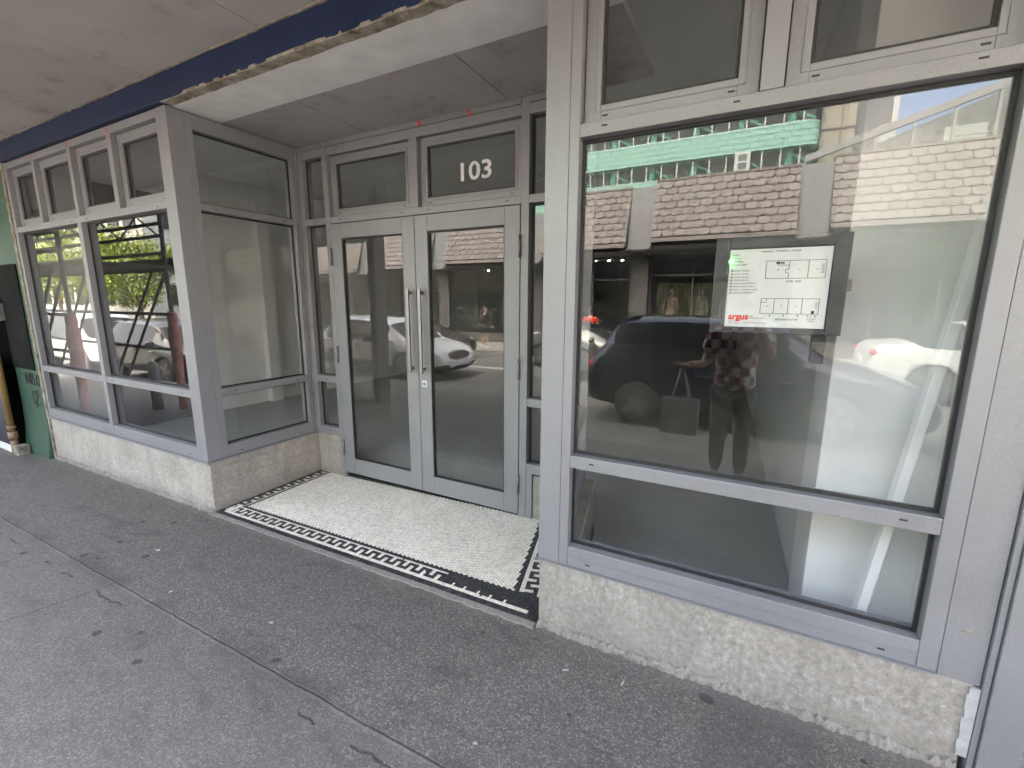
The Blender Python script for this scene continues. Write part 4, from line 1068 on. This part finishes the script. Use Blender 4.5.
# the photographer stands behind the camera, mirrored in the right window
phx, phy = 2.30, -2.36; hP = 1.74
def loc_to(p): return ((p[0]-phx)/hP, (p[1]-phy)/hP, (p[2]-gz(phx))/hP)
person('person in maroon and white checked shirt photographing the shop, bag hanging from one hand', (phx,phy,gz(phx)), 0, hP,
       ((loc_to((2.06,-2.26,1.13)), loc_to((1.93,-2.09,1.14))), (loc_to((2.56,-2.22,1.22)), loc_to((2.44,-2.00,1.50)))),
       (((-.055,.01,.28),(-.058,-.01,.045)), ((.055,.012,.28),(.06,-.008,.045))), MAT['check'], MAT['denim'], 'short', 1.0, shirt_low=.44, loose=2.2)
ph = thing('mobile_phone', 'black mobile phone held up by the person in the checked shirt', 'phone', (2.381,-1.903,1.655))
m = MB(); m.box(-.076,.076,-.004,.004,-.036,.036); m.build('phone_body', MAT['black'], ph, .003)
m = MB(); m.tube((.05,.0042,.02),(.05,.006,.02),.008,14); m.build('lens', MAT['carglass'], ph)
tb = thing('tote_bag', 'square white paper carrier bag hanging from the hand of the person in the checked shirt', 'bag', (1.905,-2.03,.55))
MAT['bag'] = plain('white_paper_bag', (.82,.82,.80), .8, var=.05)
m = MB()
for a in ((-.15,.15,-.055,-.053,0,.30),(-.15,.15,.053,.055,0,.30),(-.15,-.148,-.0528,.0528,0,.30),(.148,.15,-.0528,.0528,0,.30),(-.1478,.1478,-.0528,.0528,0,.004)): m.box(*a)
m.build('bag_body', MAT['bag'], tb)
for s_ in (-1,1):
    m = MB(); m.path([(-.07,s_*.056,.26),(-.07,s_*.056,.31),(-.015,s_*.01,.555),(.015,s_*.01,.555),(.07,s_*.056,.31),(.07,s_*.056,.26)], .006, 6); m.build('strap', MAT['bag'], tb)
# walker and bystander across the road
person('person in black top and shorts walking along the opposite footpath with a dark shoulder bag', (-7.1,-11.75,gz(-7.1)-.10), R(-90), 1.66,
       (((-.14,-.06,.64),(-.13,.02,.53)), ((.14,.05,.64),(.12,.12,.55))), (((-.05,.10,.30),(-.05,.06,.05)), ((.05,-.03,.29),(.05,-.15,.08))), MAT['black_cloth'], MAT['black_cloth'], 'long', .55)
hb = thing('shoulder_bag', 'dark shoulder bag at the hip of the person walking across the road', 'bag', (-7.1,-11.46,gz(-7.1)+.72))
m = MB(); m.box(-.16,.16,-.05,.05,0,.20); m.build('bag_body', MAT['black_cloth'], hb, .03); m = MB(); m.path([(-.13,0,.18),(-.05,-.06,.60),(.05,-.06,.60),(.13,0,.18)], .012, 6); m.build('strap', MAT['black_cloth'], hb)
stand = (((-.05,.005,.28),(-.055,-.01,.045)), ((.05,.006,.28),(.055,-.01,.045)))
person('person in a bright red top standing across the road behind the silver saloon', (-2.15,-12.0,gz(-2)-.10), R(160), 1.60,
       (((-.15,-.02,.64),(-.14,.05,.52)), ((.15,-.02,.64),(.14,.05,.52))), stand, MAT['red_cloth'], MAT['denim'])
MAT['mann'] = plain('mannequin_plastic', (.62,.56,.50), .5, var=.03)

# ------------------------------------------------------------------ across the road
OB = lambda x: .025*x
def shingle_mat():
    t = NT('slate_shingle'); g = t.node('ShaderNodeNewGeometry'); n = t.noise(5, 5, .65)
    c = t.ramp(g.outputs['Random Per Island'], [(0, (.150,.134,.132)), (.5, (.182,.165,.162)), (1, (.215,.197,.193))])
    c = t.mix(t.ramp(n, [(.45, 0), (.75, .5)]), c, (.20,.18,.165)); t.set(c, .85, 0, .3); return t.m
MAT['shingle'] = shingle_mat(); MAT['gapgrey'] = plain('dark_grey_cladding', (.085,.09,.10), .5, var=.1); MAT['shopdark'] = plain('dark_shopfront', (.035,.034,.033), .6)
MAT['beige'] = plain('beige_display', (.34,.29,.20), .8); MAT['soffit_far'] = plain('grey_far_soffit', (.12,.12,.12), .8)
sh = thing('shingled_building', 'long building opposite with a brown grey shingled mansard over dark shopfronts', 'building')
gaps = [-20.6,-15.75,-11.0,-6.1,-1.2,3.7,8.6]; XA, XB = -23.0, 12.0
edges = [XA]+[v for g_ in gaps for v in (g_-.40, g_+.40)]+[XB]
rnd = random.Random(11)
for bi in range(0, len(edges), 2):
    a, b = edges[bi], edges[bi+1]
    if b-a < .3: continue
    m = MB(); nrow = 8; mid = (a+b)/2; zb, zt = 3.72+OB(mid), 5.55+OB(mid)*1.15
    m.hexa([(a,-13.82,zb),(b,-13.82,zb),(b,-14.9,zb),(a,-14.9,zb)], [(a,-14.42,zt),(b,-14.42,zt),(b,-14.9,zt),(a,-14.9,zt)], 1)
    m.box(a, b, -14.9, -14.36, zt, zt+.07)
    for r_ in range(nrow):
        t0, t1 = r_/nrow, (r_+1)/nrow-.008; off = .17 if r_ % 2 else 0
        x = a-off
        while x < b-.02:
            xa, xb = max(a, x+.012), min(b, x+.348); x += .36
            if xb-xa < .05: continue
            j = rnd.uniform(-.004,.004); cz = .035
            P0 = lambda xx, t_, o_: (xx, -13.80-.60*t_+.022*o_, zb+(zt-zb)*t_)
            lo = [P0(xa,t0+(cz if xa > a+.01 else 0)+j,1.6),P0(xa+.05,t0+j,1.6),P0(xb-.05,t0+j,1.6),P0(xb,t0+(cz if xb < b-.01 else 0)+j,1.6),P0(xb,t1,.5),P0(xa,t1,.5)]
            vt = [m.bm.verts.new(p) for p in lo]; vb = [m.bm.verts.new((p[0],p[1]-.03,p[2]-.004)) for p in lo]
            m.bm.faces.new(vt); 
            for q in range(6): m.bm.faces.new((vb[q],vb[(q+1)%6],vt[(q+1)%6],vt[q]))
    # flared eave of narrow courses
    for r_ in range(3):
        z1 = zb-.005-.055*r_; yy = -13.74+.10*r_; x = a
        while x < b-.01:
            xb = min(b, x+.17); m.hexa([(x+.003,yy+.05,z1-.075),(xb-.003,yy+.05,z1-.075),(xb-.003,yy-.2,z1-.06),(x+.003,yy-.2,z1-.06)], [(x+.003,yy+.04,z1-.05),(xb-.003,yy+.04,z1-.05),(xb-.003,yy-.2,z1),(x+.003,yy-.2,z1)]); x += .17
    m.build('mansard', [MAT['shingle'], MAT['shopdark']], sh)
for g_ in gaps:
    z0, z1 = 3.45+OB(g_), 5.50+OB(g_)*1.15
    m = MB(); m.hexa([(g_-.398,-13.95,z0),(g_+.398,-13.95,z0),(g_+.398,-14.9,z0),(g_-.398,-14.9,z0)], [(g_-.398,-14.40,z1),(g_+.398,-14.40,z1),(g_+.398,-14.9,z1),(g_-.398,-14.9,z1)]); m.build('cladding_strip', MAT['gapgrey'], sh)
    m = MB(); m.box(g_-.30, g_+.30, -14.85, -14.35, -.6, z0-.02); m.build('pillar', MAT['shopdark'], sh, .01)
m = MB()
for a, b in zip(edges[0::1][:-1], edges[1:]):
    z = 3.50+OB((a+b)/2); m.box(a, b, -18.0, -13.75, z-.10, z-.06)
m.build('soffit', MAT['soffit_far'], sh)
m = MB(); m.box(XA, XB, -18.2, -18.02, -.7, 5.5); m.box(XA, XB, -18.0, -14.905, 5.2, 5.4); m.box(XA-.2, XA-.002, -18.2, -13.9, -.7, 5.4); m.box(XB+.002, XB+.2, -18.2, -13.9, -.7, 5.6); m.build('wall', MAT['shopdark'], sh)
m = MB(); m.box(XA, XB, -18.0, -14.81, -.5, -.09); m.build('shop_base', MAT['soffit_far'], sh)
for a, b in zip(gaps[:-1], gaps[1:]):
    a += .31; b -= .31; zc = 3.30+OB((a+b)/2); z0 = .35+OB((a+b)/2)*.8
    fr = MB(); fr.box(a, b, -14.64, -14.56, z0-.45, z0); fr.box(a, b, -14.64, -14.56, 2.55+OB(a), 2.62+OB(a))
    for q in range(4): xx = a+(b-a)*q/3; fr.box(xx-.03+(.031 if q == 0 else -.031 if q == 3 else 0), xx+.03+(.031 if q == 0 else -.031 if q == 3 else 0), -14.645, -14.555, z0+.001, zc-.01)
    f = fr.build('shop_window', MAT['shopdark'], sh)
    box('pane', MAT['glass_far'], f, a+.065, b-.065, -14.605, -14.595, z0+.002, zc-.012)
m = MB(); m.box(-.85, 2.6, -16.0, -15.9, .3, 2.35); m.build('display_backdrop', MAT['beige'], sh)
m = MB(); m.box(-.85, 2.6, -15.88, -14.66, .1, .42); m.build('display_plinth', MAT['beige'], sh)
clothA = [plain('dusty_pink_dress', (.50,.33,.27), .9), plain('grey_beige_dress', (.40,.34,.30), .9), plain('pale_grey_dress', (.42,.41,.40), .9)]
arms0 = (((-.15,-.01,.64),(-.14,.03,.51)), ((.15,-.01,.64),(.14,.03,.51)))
for (x, labs), cm_ in zip(((-.22,'mannequin in a dusty pink dress, left one of three in the shop window opposite'),(.75,'mannequin in a grey beige dress, middle one of three in the shop window opposite'),(1.65,'mannequin in a pale grey dress, right one of three in the shop window opposite')), clothA):
    person(labs, (x,-15.15,.422), R(0), 1.72, arms0, stand, cm_, cm_, 'short', 1.0, 'mannequin', 'mannequin', MAT['mann'], 'none', .50, group='mannequins in the window opposite', dress=True)
lampm = NT('warm_lamp'); lampm.b.inputs['Emission Color'].default_value = (1,.93,.8,1); lampm.b.inputs['Emission Strength'].default_value = 5
for i, (x, y, lab) in enumerate(((-3.4,-16.2,'small round ceiling lamp, left end of the row of three in the dark shop opposite'),(-2.9,-16.4,'small round ceiling lamp second from left inside the dark shop opposite'),(-2.4,-16.6,'small round ceiling lamp third from left inside the dark shop opposite'),(-9.2,-15.6,'small round ceiling lamp in the shop facing the doors'))):
    m = MB(); m.ell((0,0,-.03), (.07,.07,.035)); o = m.build('ceiling_lamp', lampm.m); o.location = (x,y,3.385+OB(x)); tag(o, lab, 'lamp', 'lamps in the shops opposite')

# glazed lean-to above the shingles, then taller blocks behind
gl_ = thing('glazed_roof_room', 'sloping glazed roof room with pale bars above the shingles at right', 'glass room')
ZR = lambda x: 5.92+(x-3.4)*.30
m = MB(); xs_ = [3.4+.84*k for k in range(11)]
for x in xs_: m.box(x-.03, x+.03, -15.3, -15.2, 5.55, ZR(x)-.06)
for a, b in zip(xs_[:-1], xs_[1:]):
    m.hexa([(a,-15.32,ZR(a)-.06),(b,-15.32,ZR(b)-.06),(b,-15.18,ZR(b)-.06),(a,-15.18,ZR(a)-.06)], [(a,-15.34,ZR(a)+.14),(b,-15.34,ZR(b)+.14),(b,-15.16,ZR(b)+.14),(a,-15.16,ZR(a)+.14)])
    m.box(a+.032, b-.032, -15.28, -15.22, 5.60+.15*(a-3.4), 5.63+.15*(a-3.4))
m.build('bars', plain('pale_glazing_bar', (.36,.37,.37), .5), gl_)
m = MB(); m.prism([(3.45,5.56),(11.7,5.56),(11.7,ZR(11.7)-.08),(3.45,ZR(3.45)-.08)], 'y', -15.255, -15.245); m.build('pane', MAT['glass_far'], gl_)
m = MB(); m.prism([(3.45,5.45),(11.7,5.45),(11.7,ZR(11.7)+.35),(3.45,5.75)], 'y', -16.4, -16.2); m.build('rear_wall', plain('louvre_grey', (.16,.165,.165), .7, var=.5, scale=2), gl_)
for k in range(6):
    m = MB(); m.box(4.6+k*1.1, 5.5+k*1.1, -16.19, -16.1, 5.7, 6.0+k*.3); m.build('vent_panel', MAT['white_wall'] if k % 3 == 2 else MAT['soffit_far'], gl_)

tq = thing('turquoise_building', 'tall turquoise tiled office block with ribbon windows behind the shingled building', 'building')
def turq_mat():
    t = NT('turquoise_tile'); br = t.node('ShaderNodeTexBrick'); t.link(t.mapping(t.obj(), (1,1,1), (R(90),0,0)), br.inputs[0])
    br.inputs['Scale'].default_value = 1.0; br.inputs['Brick Width'].default_value = 1.1; br.inputs['Row Height'].default_value = .42; br.inputs['Mortar Size'].default_value = .08
    br.inputs['Color1'].default_value = (.36,.64,.54,1); br.inputs['Color2'].default_value = (.39,.67,.57,1); br.inputs['Mortar'].default_value = (.16,.33,.29,1)
    t.set(br.outputs[0], .4, 0, .4); return t.m
MAT['turq'] = turq_mat(); MAT['turqp'] = plain('turquoise_paint', (.25,.58,.49), .5, var=.05); MAT['tglass'] = plain('teal_window_glass', (.06,.085,.085), .12, 0, spec=.5)
TX0, TX1, TY_ = -38.0, 4.9, -40.0
for k in range(5):
    z = 7.1+3.05*k
    m = MB(); m.box(TX0, TX1, TY_-8, TY_, z, z+1.65)
    m.prism([(TX1+.001,TY_-8)]+[(TX1+.002+.72*math.sin(a_), TY_-.72+.72*math.cos(a_)) for a_ in [R(0),R(20),R(45),R(70),R(90)]]+[(TX1+.722,TY_-8)], 'z', z, z+1.65)
    m.build('tile_band', MAT['turq'], tq)
    m = MB(); m.box(TX0, TX1+.40, TY_-8, TY_-1.2, z+1.651, z+3.049); m.build('core', MAT['tglass'], tq)
    w_ = MB()
    xx = TX0
    while xx < TX1: w_.box(xx-.045, xx+.045, TY_-.25, TY_-.15, z+1.652, z+3.048); xx += 1.25
    w_.box(TX0, TX1, TY_-.24, TY_-.02, z+1.6505, z+1.71)
    wo = w_.build('window_band', MAT['num'], tq)
    box('pane', MAT['glass_far'], wo, TX0, TX1, TY_-.21, TY_-.19, z+1.712, z+3.046)
    c_ = MB(); xx = TX0+1.0
    while xx < TX1: c_.tube((xx,TY_-.75,z+1.652),(xx,TY_-.75,z+3.048),.28,12); c_.tube((xx+.25,TY_-.6,z+2.6),(xx+1.5,TY_-.6,z+1.9),.10,8); xx += 3.4
    c_.build('inner_column', MAT['turqp'], tq)
m = MB(); m.box(.10, 1.22, TY_-.14, TY_+.02, 11.802, 13.24); wq = m.build('white_window', MAT['num'], tq, .02)
m = MB(); m.box(.36, .96, TY_+.021, TY_+.03, 12.58, 13.05); m.box(.36, .96, TY_+.021, TY_+.03, 11.98, 12.45); m.build('pane', MAT['tglass'], wq)
cb = thing('concrete_tower', 'beige concrete tower right of the turquoise block', 'building')
m = MB(); m.box(5.75, 7.9, -52, -41.5, -1, 30); m.build('wall', plain('beige_concrete', (.36,.33,.28), .85, var=.12, scale=.4), cb)
m = MB(); m.box(7.0, 7.05, -41.49, -41.4, -1, 30); m.box(5.75, 7.9, -41.49, -41.42, 14.4, 14.5); m.build('joint', MAT['soffit_far'], cb)
db = thing('dark_tower', 'dark grey tower with a white corner strip right of the beige tower', 'building')
m = MB(); m.box(7.92, 10.0, -55, -41.8, -1, 30); m.build('wall', MAT['gapgrey'], db)
m = MB(); m.box(9.4, 9.95, -41.79, -41.7, 13.0, 14.3); m.build('louvre', MAT['white_wall'], db)
m = MB(); m.box(10.002, 10.35, -55, -41.7, -1, 30); m.build('corner_strip', MAT['num'], db)
wb = thing('white_building', 'white building with rows of dark windows far down the street beyond the trees', 'building')
m = MB(); m.box(-62, -40, -34, -17, -2, 13); m.build('wall', plain('off_white_render', (.55,.54,.52), .9), wb)
for fz in range(4):
    for q in range(6):
        m = MB(); m.box(-39.99, -39.9, -33+q*2.6, -31.2+q*2.6, 1.2+fz*3, 2.8+fz*3); m.build('window', MAT['carglass'], wb)
    for q in range(8):
        m = MB(); m.box(-61+q*2.6, -59.2+q*2.6, -16.99, -16.9, 1.2+fz*3, 2.8+fz*3); m.build('window', MAT['carglass'], wb)
eb = thing('plain_building', 'pale rendered building closing the street far to the left', 'building')
m = MB(); m.box(-120, -95, -40, 12, -3, 9); m.build('wall', plain('pale_render', (.5,.49,.46), .9), eb)
m = MB(); m.box(-94.99, -94.9, -38, 10, 3, 4.6); m.build('window_strip', MAT['carglass'], eb)

rbk = thing('rendered_block', 'pale rendered three storey block with square windows right of the shingled building', 'building')
m = MB(); m.box(15, 40, -30, -14.9, -1, 11); m.build('wall', plain('cream_render', (.42,.40,.36), .9), rbk)
for fz in range(3):
    for q in range(8):
        m = MB(); m.box(16.2+q*3, 17.8+q*3, -14.89, -14.8, 1.6+fz*3.2, 3.4+fz*3.2); m.build('window', MAT['carglass'], rbk)
# trees down the street
MAT['leaf'] = None
def leaf_mat(name, a, b):
    t = NT(name); g = t.node('ShaderNodeNewGeometry')
    t.set(t.ramp(g.outputs['Random Per Island'], [(0, a), (1, b)]), .6, 0, .3)
    t.b.inputs['Transmission Weight'].default_value = 0; t.b.inputs['Subsurface Weight'].default_value = 0
    return t.m
MAT['leaf'] = leaf_mat('lime_leaf', (.075,.12,.014), (.21,.25,.028)); MAT['bark'] = plain('bark', (.09,.07,.05), .9, var=.3, scale=10, bump=.5)
def tree(label, loc, hh, cr, seedv):
    rnd = random.Random(seedv); root = thing('street_tree', label, 'tree', loc, 0, 'trees along the opposite footpath')
    m = MB(); tips = []; m.tube((0,0,-.3),(.05,0,hh*.35),.16,10,.11)
    for q in range(9):
        an = q*2.4; a = Vector((.05,0,hh*(.26+.015*q))); b = Vector((math.cos(an)*cr*.55, math.sin(an)*cr*.55, hh*(.45+.05*q))); m.tube(a, b, .07, 6, .03); tips.append(b)
    m.build('trunk', MAT['bark'], root)
    m = MB(); bm = m.bm; cl = [(t_, cr*.42) for t_ in tips]
    for q in range(16):
        an = rnd.uniform(0,6.28); rr = cr*rnd.uniform(.2,.85); cl.append((Vector((math.cos(an)*rr, math.sin(an)*rr, hh*rnd.uniform(.36,.92)*(1-.12*(rr/cr)**2))), cr*rnd.uniform(.22,.40)))
    for c, r_ in cl:
        for _ in range(260):
            d = Vector((rnd.gauss(0,1), rnd.gauss(0,1), rnd.gauss(0,.8))).normalized()*r_*rnd.uniform(.55,1.08); p = c+d
            s_ = rnd.uniform(.06,.13); n_ = (d.normalized()+Vector((rnd.gauss(0,.5),rnd.gauss(0,.5),rnd.gauss(0,.5)+.4))).normalized(); u = n_.orthogonal().normalized(); u = Matrix.Rotation(rnd.uniform(0,6.28),3,n_) @ u; v_ = n_.cross(u)
            bm.faces.new([bm.verts.new(p+u*s_), bm.verts.new(p+v_*s_*.6), bm.verts.new(p-u*s_), bm.verts.new(p-v_*s_*.6)])
    o = m.build('crown', MAT['leaf'], root); return root
tree('yellow green street tree nearest the shingled building across the road', (-31.8,-12.6,-.7), 6.6, 2.5, 3)
tree('broad yellow green street tree, second along the opposite footpath', (-37.5,-12.4,-.8), 7.2, 2.9, 5)
tree('tall yellow green street tree, third along the opposite footpath', (-44.5,-12.9,-.9), 8.4, 3.4, 8)
lp = thing('street_lamp', 'pale grey lamp post standing in front of the street trees', 'street lamp', (-22.0,-11.5,-.5))
m = MB(); m.tube((0,0,0),(0,0,6.2),.075,12,.05); m.build('pole', MAT['steel'], lp); m = MB(); m.tube((0,0,6.2),(0,1.2,6.5),.04,8); m.build('arm', MAT['steel'], lp); m = MB(); m.ell((0,1.35,6.5),(.12,.3,.07)); m.build('lamp_head', MAT['steel_dark'], lp)
